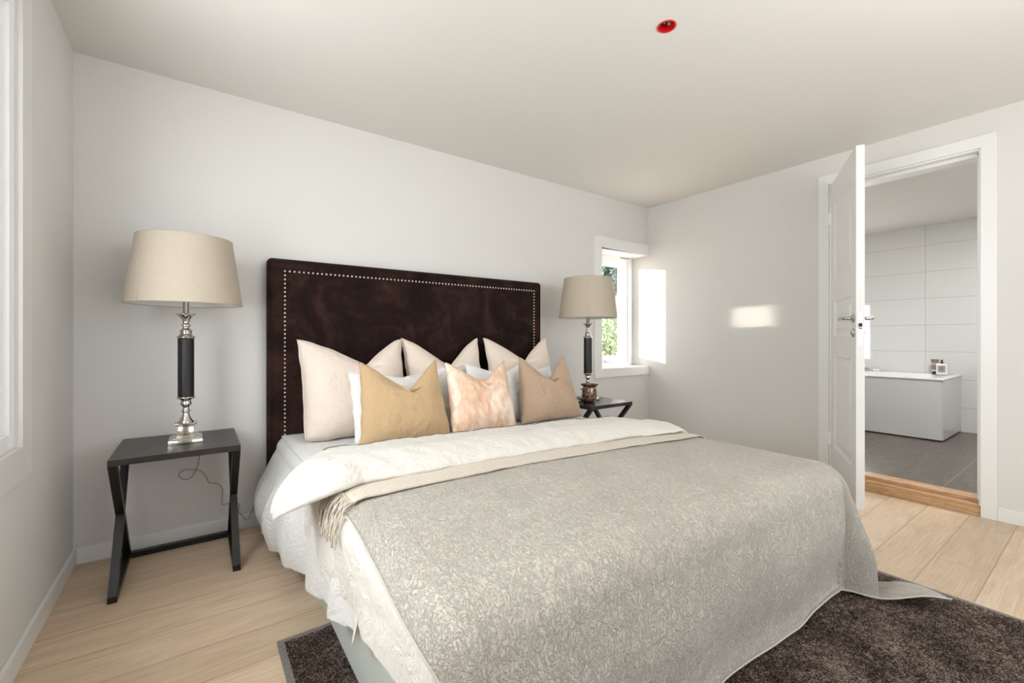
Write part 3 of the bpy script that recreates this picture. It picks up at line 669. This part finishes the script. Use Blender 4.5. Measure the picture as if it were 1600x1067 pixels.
# folded band: profile across the fold
prof = [(-0.86, -0.004), (-0.855, 0.008), (-0.86, 0.014), (-0.92, 0.024), (-1.0, 0.032), (-1.10, 0.037), (-1.17, 0.053), (-1.23, 0.068), (-1.29, 0.066), (-1.350, 0.050), (-1.385, 0.026), (-1.390, 0.012), (-1.37, 0.003), (-1.30, 0.000)]
pc = smooth_path([(y, z, 0) for y, z in prof], 5)
FXA, FLEN = 0.885, 0.235
def f_fold(u, v):
    t_ = v*(len(pc)-1); i = min(int(t_), len(pc)-2); fr = t_-i; P = pc[i]*(1-fr)+pc[i+1]*fr
    a0 = FXA-FLEN; a1 = XR+0.05-0.10+0.25
    a = a0+(a1-a0)*(u**1.25)
    s_ = max(0, FXA+0.02-a)/(FLEN+0.02)     # 0 on the bed, 1 at the overhanging tip
    er = sm(a, 2.25, 2.62)
    tip = math.sqrt(max(0.0, 1-(1-min(1, (a-a0)/0.11))**2))
    y = P.x
    k = (y+0.86)/(-1.39+0.86)
    yt = -0.86-0.27*s_**0.85; yb = -1.39-0.045*math.sin(PI*min(1, s_)*0.8)+0.075*s_**2
    y = yt+(yb-yt)*k; mid = 0.45*yt+0.55*yb
    y = mid+(y-mid)*(0.30+0.70*tip)
    y = y-0.05*er*(1 if y < -1.2 else 0.6)
    nrm = P.y*(0.2+0.8*tip)*(1-0.35*er)*(1+0.25*s_)+0.004-0.02*(1-tip)
    w_ = 0.5+0.5*sm(P.y, 0.0, 0.02)
    nz_ = (0.007*N(a*5+1, y*7, 4)+0.006*N(a*14+y*9, y*16, 8)+0.0035*N(a*30, y*26, 2))*w_
    if a < 1.6:
        sx = max(0, FXA-a); p = Vector((FXA-sx*0.95 if a < FXA else a, y, topz(a, 0.562, 0.532)+nrm+nz_-1.25*sx*sx))
    else: p, ux, uy, d = drape(a, y, 0, topz(a, 0.562, 0.532), 0.12, n=nrm+nz_, xi=(-9, XR+0.05-0.12))
    p.y += 0.006*N(a*4, 3, 1)
    return p
grid(150, 48, f_fold, lambda u, v: (u*2.2, v*0.9), bm=b)
dv_ = obj('duvet', b, 'duvet', None, smooth=True); tag(dv_, 'cream white duvet folded back in a thick band below the cushions', 'duvet')
# grey piping line along the upper edge of the band
def fold_line(u, v, off): p = f_fold(u, v); p.z += off; return p
b = B(); tube(b, [fold_line(0.17+0.79*i/60, 0.19, 0.0030) for i in range(61)], 0.0021, 6); o = obj('piping', b, 'seam', dv_, smooth=True); o['label'] = 'thin grey piping'

# --- quilt
QH = 0.415
def f_quilt(u, v):
    R = 0.105; o = 0.065; q = R*PI/2; xa = XL-o+R; xb = XR+o-R; yi = YF-o+R
    bb_ = -1.27 - v*(-(yi-q-QH)-1.27)
    al = 0.808-0.042*sm(-bb_, 1.5, 2.2)+0.006*math.sin(bb_*7)+0.006*N(bb_*4, 6)
    ar = xb+q+QH+0.03
    if u < 0.7: a = al+(xb-0.12-al)*(u/0.7)
    else: a = xb-0.12+(ar-xb+0.12)*(u-0.7)/0.3
    t0 = topz(a, 0.562, 0.524)+0.010*math.sin(PI*max(0, min(1, (a-xa)/(xb-xa))))
    dx = max(0, a-xb); dy = max(0, yi-bb_)
    if a < xa and dy > 0: t0 -= 0.0
    both = min(dx, dy)
    corner = sm(both, 0.0, 0.22)
    Rc = R+0.030*corner
    d0 = math.hypot(dx, dy)
    if dx > 0 and dy > 0:
        ph = math.atan2(dy, dx); ph2 = ph+math.radians(18)*math.sin(2*ph)
        qq = Rc*PI/2
        if d0 < qq: h_ = Rc*math.sin(d0/Rc); z = t0-Rc*(1-math.cos(d0/Rc)); hd = 0
        else: hd = d0-qq; h_ = Rc+0.050*corner*(1-math.exp(-hd/0.14)); z = t0-Rc-hd*(1-0.06*corner)
        spill = 0
        if z < 0.020: spill = 0.020-z; z = 0.020
        fold = math.sin(ph*8.5-0.9)
        h_ += corner*0.030*sm(hd, 0.03, 0.28)*fold*(1-sm(spill, 0, 0.06))
        spill *= 0.25+0.75*sm(spill*(1.0 if ph < PI/4 else 1.8), 0.0, 0.15)
        h_ += spill*1.15
        z += 0.050*sm(spill, 0.0, 0.10)*math.exp(-((math.degrees(ph2)-60)/13)**2)*(1-0.5*sm(spill, 0.12, 0.24))
        p = Vector((xb+math.cos(ph2)*h_, yi-math.sin(ph2)*h_, z)); s_ = sm(hd, 0, 0.3)
    else:
        p, ux, uy, d = drape(a, bb_, o, t0, R, floor=0.020, spill=0.9)
        hd = max(0, d-q); s_ = sm(hd, 0, 0.3)
        if dy > 0 or dx > 0:
            wv = 0.008*s_*math.sin(a*9+1)*(dy > 0)+0.006*s_*N(a*7, bb_*3, 3)+0.012*math.sin(PI*min(1, hd/0.36))
            if dx > 0: wv += 0.014*s_*math.sin(bb_*14)
            wv += 0.006*sm(hd, QH-0.07, QH)-0.022*sm(hd, 0.12, QH-0.05)*(dy > 0)
            p += Vector((ux, uy, 0))*wv
    p.z += 0.006*N(a*3, bb_*3, 5)*(1-s_)
    if p.z < 0.022: p.z = 0.022
    return p
def quv(u, v):
    R = 0.105; xb = XR+0.065-R; yi = YF-0.065+R; q = R*PI/2
    a = 0.8+(xb-0.12-0.8)*(u/0.7) if u < 0.7 else xb-0.12+(0.12+q+QH+0.03)*(u-0.7)/0.3
    return (a, -1.27-v*(-(yi-q-QH)-1.27))
b = grid(170, 150, f_quilt, quv)
ql = obj('quilt', b, 'quilt', None, smooth=True, solid=0.007); tag(ql, 'grey beige stitched quilt covering the lower bed and spilling onto rug', 'quilt')
# hem roll along the left edge and foot
b = B(); ring = [f_quilt(0, i/60)+Vector((0, 0, 0.001)) for i in range(61)]+[f_quilt(i/90, 1) for i in range(1, 91)]
tube(b, ring, 0.0032, 8); obj('hem', b, 'quilt', ql, smooth=True)

# --- throw with fringe
def f_throw(u, v):
    R = 0.105; xa = XL-0.07+R; xb = XR+0.07-R
    a = 0.838+(xb+0.25-0.838)*u; y = -1.20-0.30*v+0.008*N(a*3, 2)+0.02*sm(a, 2.2, 2.6)*(-1)
    p, ux, uy, d = drape(a, y, 0.075, topz(a, 0.572, 0.534)+0.010*math.sin(PI*max(0, min(1, (a-xa)/(xb-xa)))), R, n=0.003*N(a*12, y*12))
    return p
b = grid(120, 24, f_throw, lambda u, v: (u*1.9, v*0.3)); th = obj('throw_blanket', b, 'throw', None, smooth=True, solid=0.006); tag(th, 'beige woven throw with fringe, strip between duvet fold and quilt', 'throw blanket')
b = B(); rnd = random.Random(3)
for i in range(34):
    v = 0.30+0.70*i/33; s0 = f_throw(0.0, v); pts_ = [s0+Vector((0.004, 0, 0.001))]
    L_ = 0.085+0.045*rnd.random(); dy_ = rnd.uniform(-0.022, 0.010); ox = rnd.uniform(0.0, 0.014); k1 = rnd.uniform(0, 6); cur = s0.copy()
    for j in range(1, 8):
        t_ = j/7
        pts_.append(Vector((s0.x-0.048*math.sin(t_*1.4)-ox*t_+0.003*math.sin(k1+j*1.4), s0.y-0.018*t_+dy_*t_+0.004*math.sin(k1*2+j*1.7), s0.z-L_*t_**1.6+0.004*(1-t_))))
    tube(b, smooth_path(pts_, 3), 0.0019, 5)
obj('fringe', b, 'throw', th, smooth=True)

# ------------------------------------------------------------------ cushions
def cushion(name, label, cat, pos, w, h, t, mat, lean=12, yaw=0, roll=0, chop=0.05, u0=0.0, cwid=0.5, crease=0.5, seed=0, pinch=0.06, group=None, piping=True, taper=0.0, cpow=1.0, rnd_=0.0):
    group = {'blush_linen': 'large cushions against the headboard', 'white_cotton': 'white pillows in the middle row'}.get(mat, 'small cushions in the front row')
    root = thing(name, label, cat, pos, (math.radians(-lean), 0, math.radians(yaw)), group)
    NN = 60
    def surf(u, v, s):
        U, V_ = 2*u-1, 2*v-1
        x = w/2*U*(1-pinch*(1-V_*V_))*(1-taper*V_*0.5); z = h/2*(1+V_*(1-pinch*0.8*(1-U*U)))
        if rnd_ and V_ < 0: x *= 1-rnd_*(-V_)**5*abs(U)**2; z += rnd_*h*0.9*abs(U)**7*(-V_)**3
        e = ((1-abs(U)**2.6)*(1-abs(V_)**2.6)); th_ = t/2*max(0, e)**0.5*(1-0.22*V_)
        vt = sm(V_, -0.1, 1.0)
        wl, wr = 1+u0, 1-u0; du = (u0-U)/wl if U < u0 else (U-u0)/wr; ch = max(0, 1-du)**cpow
        z -= chop*vt**1.3*ch
        uc = u0+(1-V_)*0.50; msk = sm(V_, 0.42, 0.95)
        cr = (math.exp(-((U-uc)/0.045)**2)*sm(V_, 0.42, 0.7)*0.8+math.exp(-((U-u0)/0.16)**2)*sm(V_, 0.3, 0.9)*0.35)*crease
        th_ *= (1-cr)
        th_ *= 1+0.10*N(U*1.8+seed, V_*1.8, seed)
        y = s*th_
        if s < 0: y -= crease*0.032*msk*math.exp(-((U-uc+0.10)/0.10)**2)*(1-abs(U)**4)
        rip = e*(0.006*N(U*3+seed*3, V_*3, s)+0.0035*N(U*8+seed, V_*7, s*2))
        y += s*rip if e > 0.02 else 0
        edge = (1-e)
        x += 0.004*N(V_*4+seed, 1, 2)*abs(U)**3; z += 0.005*N(U*4+seed, 4, 2)*abs(V_)**3
        if z < 0.0: z = 0.0
        return Vector((x, y, z))
    b = grid(NN, NN, lambda u, v: surf(u, v, -1), lambda u, v: (u*w, v*h)); grid(NN, NN, lambda u, v: surf(u, v, 1), lambda u, v: (u*w+1, v*h), bm=b)
    bmesh.ops.remove_doubles(b, verts=b.verts, dist=1e-5)
    obj('cushion_cover', b, mat, root, smooth=True)
    if piping:
        ring = [surf(i/40, 0, 1) for i in range(40)]+[surf(1, i/40, 1) for i in range(40)]+[surf(1-i/40, 1, 1) for i in range(40)]+[surf(0, 1-i/40, 1) for i in range(41)]
        b = B(); tube(b, ring, 0.0028, 6, caps=False); obj('piping', b, mat, root, smooth=True)
    return root
Gz = 0.507
BL = dict(piping=True, pinch=0.05)
cushion('cushion', 'large blush linen cushion at the left end against the headboard', 'cushion', (1.20, -0.39, Gz), 0.585, 0.56, 0.23, 'blush_linen', 18, 0, chop=0.15, u0=0.22, cpow=1.5, crease=0.35, seed=1, rnd_=0.045, **BL)
cushion('cushion', 'large blush linen cushion in the middle against the headboard', 'cushion', (1.785, -0.335, Gz), 0.555, 0.56, 0.18, 'blush_linen', 15, 0, chop=0.19, u0=0.12, cpow=1.35, crease=0.45, seed=2, rnd_=0.04, **BL)
cushion('cushion', 'large blush linen cushion at the right end of the headboard', 'cushion', (2.40, -0.335, Gz), 0.575, 0.56, 0.18, 'blush_linen', 15, 0, chop=0.17, u0=0.15, cpow=1.4, crease=0.45, seed=3, rnd_=0.04, **BL)
cushion('pillow', 'white pillow mostly hidden behind the tan cushion', 'pillow', (1.415, -0.56, Gz), 0.59, 0.385, 0.13, 'white_cotton', 20, 0, chop=0.045, seed=4, pinch=0.03, crease=0.1)
cushion('pillow', 'white pillow standing behind the peach velvet cushion', 'pillow', (2.09, -0.52, Gz), 0.47, 0.40, 0.12, 'white_cotton', 20, 0, chop=0.075, u0=0.15, seed=5, pinch=0.04, crease=0.1)
cushion('pillow', 'white pillow peeping out behind the taupe cushion', 'pillow', (2.44, -0.47, Gz), 0.30, 0.355, 0.08, 'white_cotton', 20, 0, chop=0.02, seed=6, pinch=0.04, crease=0.1)
cushion('cushion', 'tan linen cushion with a deep centre dent, leftmost in the front row', 'cushion', (1.347, -0.70, Gz+0.002), 0.462, 0.440, 0.14, 'tan_linen', 17, 0, chop=0.165, u0=0.16, cpow=1.15, crease=1.0, seed=7, pinch=0.04, piping=False, taper=0.15)
cushion('cushion', 'shiny peach velvet cushion in the middle of the front row', 'cushion', (1.815, -0.70, Gz+0.002), 0.425, 0.420, 0.14, 'peach_velvet', 16, 0, chop=0.13, u0=0.14, cpow=1.15, crease=0.8, seed=8, pinch=0.04, piping=False, taper=0.06)
cushion('cushion', 'taupe linen cushion at the right end of the front row', 'cushion', (2.365, -0.65, Gz+0.002), 0.460, 0.435, 0.15, 'taupe_linen', 16, 0, chop=0.17, u0=0.12, cpow=1.15, crease=0.9, seed=9, pinch=0.04, piping=False, taper=0.28)

# ------------------------------------------------------------------ nightstands
def nightstand(label, loc):
    r_ = thing('nightstand', label, 'nightstand', loc, group='nightstands either side of the bed')
    w_, d_, h_ = 0.448, 0.456, 0.567
    b = B(); box(b, -w_/2, w_/2, -d_/2, d_/2, h_-0.026, h_); obj('table_top', b, 'black_top', r_, bevel=0.0015)
    tl = 0.030; x_ = w_/2-tl/2
    for s in (-1, 1):
        for dirn in (-1, 1):
            b = B(); z0, z1 = 0.026, h_-0.026; y0, y1 = -d_/2*dirn, d_/2*dirn; wd_ = 0.034*dirn
            prism(b, [(y0, z0), (y0+wd_, z0), (y1, z1), (y1-wd_, z1)], 'x', s*x_-tl/2+(0.0004 if dirn > 0 else 0), s*x_+tl/2-(0.0004 if dirn > 0 else 0)); obj('leg', b, 'black_wood', r_, bevel=0.001)
        b = B(); box(b, s*x_-tl/2, s*x_+tl/2, -d_/2, d_/2, 0, 0.026); obj('side_rail', b, 'black_wood', r_, bevel=0.001)
    b = B(); box(b, -x_+tl/2, x_-tl/2, d_/2-0.03, d_/2, 0.0, 0.026); obj('stretcher', b, 'black_wood', r_, bevel=0.001)
    return r_
nightstand('black wooden nightstand with crossed legs left of the bed', (0.403, -0.278, 0))
nightstand('black wooden nightstand with crossed legs in the corner right of bed', (2.936, -0.425, 0))

# ------------------------------------------------------------------ lamps
def lamp(label, loc, rot=0):
    r_ = thing('table_lamp', label, 'lamp', loc, (0, 0, rot), 'table lamps on the nightstands')
    b = B()
    def sq(z0, h0, z1, h1):
        A = [b.verts.new((sx*h0, sy*h0, z0)) for sx, sy in ((-1, -1), (1, -1), (1, 1), (-1, 1))]; Bv = [b.verts.new((sx*h1, sy*h1, z1)) for sx, sy in ((-1, -1), (1, -1), (1, 1), (-1, 1))]
        for i in range(4): b.faces.new((A[i], A[(i+1) % 4], Bv[(i+1) % 4], Bv[i]))
        b.faces.new(A[::-1]); b.faces.new(Bv)
    for q in ((0, .066, .018, .064), (.018, .064, .024, .058), (.024, .052, .029, .046), (.029, .040, .034, .036), (.034, .034, .075, .029), (.075, .030, .081, .036), (.081, .040, .089, .044)): sq(*q)
    obj('pedestal', b, 'chrome', r_, bevel=0.002)
    b = B(); lathe(b, [(.032, .089), (.031, .094), (.024, .104), (.017, .118), (.013, .132), (.012, .138), (.019, .142), (.019, .145), (.013, .149), (.0125, .165), (.022, .172), (.024, .177), (.021, .182), (.019, .190), (.022, .197), (.036, .203), (.037, .208), (.030, .211)], 48); obj('lower_stem', b, 'chrome', r_, smooth=True)
    b = B(); lathe(b, [(.0315, .211), (.0315, .481)], 48); obj('leather_column', b, 'leather', r_, smooth=False, bevel=0.0015); r_.children[-1].data.polygons.foreach_set('use_smooth', [True]*len(r_.children[-1].data.polygons))
    b = B(); lathe(b, [(.031, .481), (.037, .484), (.037, .488), (.028, .494), (.023, .502), (.022, .510), (.025, .515), (.023, .519), (.014, .527), (.013, .536), (.021, .542), (.013, .547), (.0135, .560), (.018, .572), (.036, .590), (.040, .5925), (.039, .595), (.016, .588), (.0125, .590), (.0125, .66), (.006, .662), (.006, .70)], 48); obj('upper_stem', b, 'chrome', r_, smooth=True)
    zb, zt, rb, rt = 0.640, 0.943, 0.226, 0.184
    b = grid(96, 8, lambda u, v: ((rb+(rt-rb)*v)*math.cos(2*PI*u), (rb+(rt-rb)*v)*math.sin(2*PI*u), zb+(zt-zb)*v), lambda u, v: (u*1.3, v*0.3)); bmesh.ops.remove_doubles(b, verts=b.verts, dist=1e-5)
    sh = obj('lamp_shade', b, 'shade', r_, smooth=True)
    b = grid(96, 2, lambda u, v: ((rb-0.003+(rt-rb)*v)*math.cos(2*PI*u), (rb-0.003+(rt-rb)*v)*math.sin(2*PI*u), zb+0.001+(zt-zb-0.002)*v)); obj('shade_lining', b, 'shade_in', sh, smooth=True)
    for rr_, z in ((rb-0.001, zb), (rt-0.001, zt)):
        b = B(); tube(b, [(rr_*math.cos(2*PI*i/72), rr_*math.sin(2*PI*i/72), z) for i in range(73)], 0.0022, 6, caps=False)
        obj('shade_rim', b, 'shade', sh, smooth=True)
    a_ = math.radians(-136); b = B(); tube(b, [(rb*math.cos(a_), rb*math.sin(a_), zb+0.004), (rt*math.cos(a_), rt*math.sin(a_), zt-0.004)], 0.0010, 6); obj('shade_seam', b, 'shade', sh, smooth=True)
    b = B(); lathe(b, [(.012, .70), (.018, .715), (.028, .75), (.030, .77), (.024, .795), (.008, .81)], 24); obj('bulb', b, 'shade_in', r_, smooth=True)
    b = B()
    for i in range(3): a = 2*PI*i/3; tube(b, [(0, 0, .695), ((rb-.02)*math.cos(a)*0.93, (rb-.02)*math.sin(a)*0.93, .70)], 0.0018, 6)
    obj('shade_carrier', b, 'chrome', r_, smooth=True)
    return r_
L1 = lamp('table lamp with beige shade and black column on the left nightstand', (0.424, -0.279, 0.567), 0.0)
L2 = lamp('table lamp with beige shade beside the small window on right nightstand', (2.935, -0.405, 0.567), 0.0)
# cord of the left lamp along the wall
CORD = [(0.475, 0.434), (0.471, 0.392), (0.459, 0.354), (0.443, 0.329), (0.419, 0.32), (0.391, 0.341), (0.399, 0.364), (0.419, 0.372), (0.455, 0.365), (0.484, 0.352), (0.504, 0.32), (0.517, 0.285), (0.546, 0.276), (0.568, 0.257), (0.577, 0.224), (0.574, 0.16), (0.598, 0.158), (0.642, 0.148), (0.655, 0.135), (0.648, 0.105), (0.66, 0.085), (0.691, 0.047), (0.714, 0.1), (0.733, 0.123), (0.789, 0.13)]
b = B(); tube(b, smooth_path([(0.44, -0.215, 0.5705), (0.47, -0.12, 0.5705), (0.474, -0.045, 0.566), (0.475, -0.03, 0.50)] + [(x, -0.016, z) for x, z in CORD], 5), 0.0018, 6)
obj('power_cord', b, 'cord', L1, smooth=True, world=True)

# brown glass pot in front of the right lamp
pot = thing('candle_holder', 'mottled brown glass candle holder with flared dark rim in front of lamp', 'candle holder', (2.868, -0.487, 0.567))
b = B(); lathe(b, [(.028, 0), (.040, .004), (.050, .022), (.056, .05), (.056, .08), (.051, .104), (.047, .116), (.052, .124), (.055, .128), (.052, .129), (.044, .118), (.048, .10), (.052, .07), (.050, .035), (.03, .012)], 48); obj('bowl', b, 'pot', pot, smooth=True)
b = B(); lathe(b, [(.049, .119), (.066, .132), (.067, .134), (.050, .125), (.047, .119), (.049, .119)], 48, cap=False); obj('rim', b, 'dark', pot, smooth=True)
b = B(); lathe(b, [(.0, .016), (.030, .016), (.030, .055), (.003, .055)], 24); obj('candle', b, 'shade_in', pot)
bx = thing('small_book', 'small dark book lying at the left edge of the right nightstand', 'book', (2.79, -0.36, 0.567), (0, 0, 0.15))
b = B(); box(b, -0.055, 0.055, -0.075, 0.075, 0, 0.003); box(b, -0.055, 0.055, -0.075, 0.075, 0.019, 0.022); box(b, -0.055, -0.051, -0.075, 0.075, 0.003, 0.019); obj('cover', b, 'leather', bx, bevel=0.001)
b = B(); box(b, -0.050, 0.051, -0.071, 0.071, 0.003, 0.019); obj('pages', b, 'shade_in', bx)

# ------------------------------------------------------------------ rug
rx0, rx1, ry0, ry1 = 0.690, 2.950, -3.40, -1.140
rg = thing('rug', 'brown flecked shag rug with grey bound edge under the bed foot', 'rug', ((rx0+rx1)/2, (ry0+ry1)/2, 0))
b = grid(170, 170, lambda u, v: (rx0+0.02+(rx1-rx0-0.04)*u, ry0+0.02+(ry1-ry0-0.04)*v, 0.0085+0.0022*N(u*220, v*220, 1)+0.0018*N(u*70, v*70, 4)), None); pile = obj('pile', b, 'rug', rg, world=True, smooth=False); pile['kind'] = 'stuff'
b = B(); box(b, rx0+0.01, rx1-0.01, ry0+0.01, ry1-0.01, 0.0008, 0.005)
for q in ((rx0, rx1, ry0, ry0+0.022), (rx0, rx1, ry1-0.022, ry1), (rx0, rx0+0.022, ry0+0.022, ry1-0.022), (rx1-0.022, rx1, ry0+0.022, ry1-0.022)): box(b, *q, 0.0005, 0.008)
obj('binding', b, 'binding', rg, world=True)

# ------------------------------------------------------------------ garden outside the corner window, added sun block outside the large window
bm = B(); box(bm, -14, 22, 0.34, 30, -0.6, -0.5); struct('ground', bm, 'gravel', 'pale garden ground outside')
def leaves(b, c, rad, n, size, rnd, mid=(1, 1, 1)):
    for _ in range(n):
        while True:
            p = Vector((rnd.uniform(-1, 1), rnd.uniform(-1, 1), rnd.uniform(-1, 1)))
            if 0.35 < p.length < 1: break
        p = Vector((c[0]+p.x*rad[0], c[1]+p.y*rad[1], c[2]+p.z*rad[2])); q = Quaternion(Vector((rnd.uniform(-1, 1), rnd.uniform(-1, 1), rnd.uniform(-1, 1))).normalized(), rnd.uniform(0, 6.28)); s_ = size*rnd.uniform(0.6, 1.3)
        f = [b.verts.new(p+q @ Vector(v)*s_) for v in ((0, -1, 0), (0.45, -0.2, 0.12), (0.35, 0.5, 0.1), (0, 1, 0), (-0.35, 0.5, 0.1), (-0.45, -0.2, 0.12))]
        b.faces.new(f)
def plant(name, label, cat, base, blobs, leafmat, size, seed, trunk_r=0.05, group=None):
    r_ = thing(name, label, cat, base); rnd = random.Random(seed); b = B()
    for c_, rad, n_ in blobs: leaves(b, c_, rad, n_, size, rnd)
    obj('foliage', b, leafmat, r_, world=False)
    b = B(); top = blobs[0][0]; tube(b, smooth_path([(0, 0, 0), (0.04, 0.02, top[2]*0.4), (top[0], top[1], top[2])], 5), [trunk_r]*10+[trunk_r*0.4], 8)
    for k in range(5): tube(b, [(top[0]*0.6, top[1]*0.6, top[2]*0.6), (top[0]+rnd.uniform(-.5, .5)*blobs[0][1][0], top[1]+rnd.uniform(-.5, .5)*blobs[0][1][1], top[2]+rnd.uniform(0, .6)*blobs[0][1][2])], [trunk_r*0.4, 0.008], 6)
    obj('trunk', b, 'bark', r_, smooth=True)
    return r_
plant('bush', 'green bush outside the small corner window, low in the pane', 'bush', (7.75, 3.75, -0.5), [((0.1, 0, 1.45), (0.62, 0.6, 0.68), 2600), ((-0.35, 0.1, 1.1), (0.4, 0.4, 0.4), 800)], 'leaf', 0.055, 5, 0.04)
plant('tree', 'dark tree crown outside at the top of the corner window', 'tree', (10.1, 6.0, -0.5), [((0.0, 0, 3.5), (1.1, 1.0, 0.75), 3000)], 'leaf_dark', 0.09, 6, 0.09)
plant('shrub', 'orange leaved shrub outside in front of the dark tree crown', 'shrub', (8.98, 5.0, -0.5), [((0.0, 0, 2.75), (0.28, 0.25, 0.28), 420)], 'leaf_orange', 0.05, 8, 0.03)
gw = thing('neighbour_house', 'pale neighbouring house outside the corner window', 'house', (18, 11.5, -0.5))
b = B(); box(b, -7, 7, 0, 3, 0, 3.4); obj('wall', b, 'render_wall', gw)
b = B(); prism(b, [(-0.4, 3.4), (1.5, 4.5), (3.4, 3.4)], 'x', -7.3, 7.3); obj('roof', b, 'gravel', gw)
hd = thing('sun_blocker', 'unseen leafy block added outside the large window to stop the sun', 'sun_blocker', (-3.2, -1.0, -0.5))  # unseen box of foliage, added to keep direct sun out of this window
b = B(); box(b, -0.4, 0.4, -3.5, 3.6, 0, 4.2); rnd = random.Random(4); leaves(b, (0.35, 0, 2.1), (0.2, 3.5, 2.1), 1500, 0.09, rnd); obj('foliage', b, 'sun_blocker', hd)
bm = B(); box(bm, -14, -0.26, -14, 0.34, -0.6, -0.5); struct('ground_side', bm, 'gravel', 'ground beside the house')
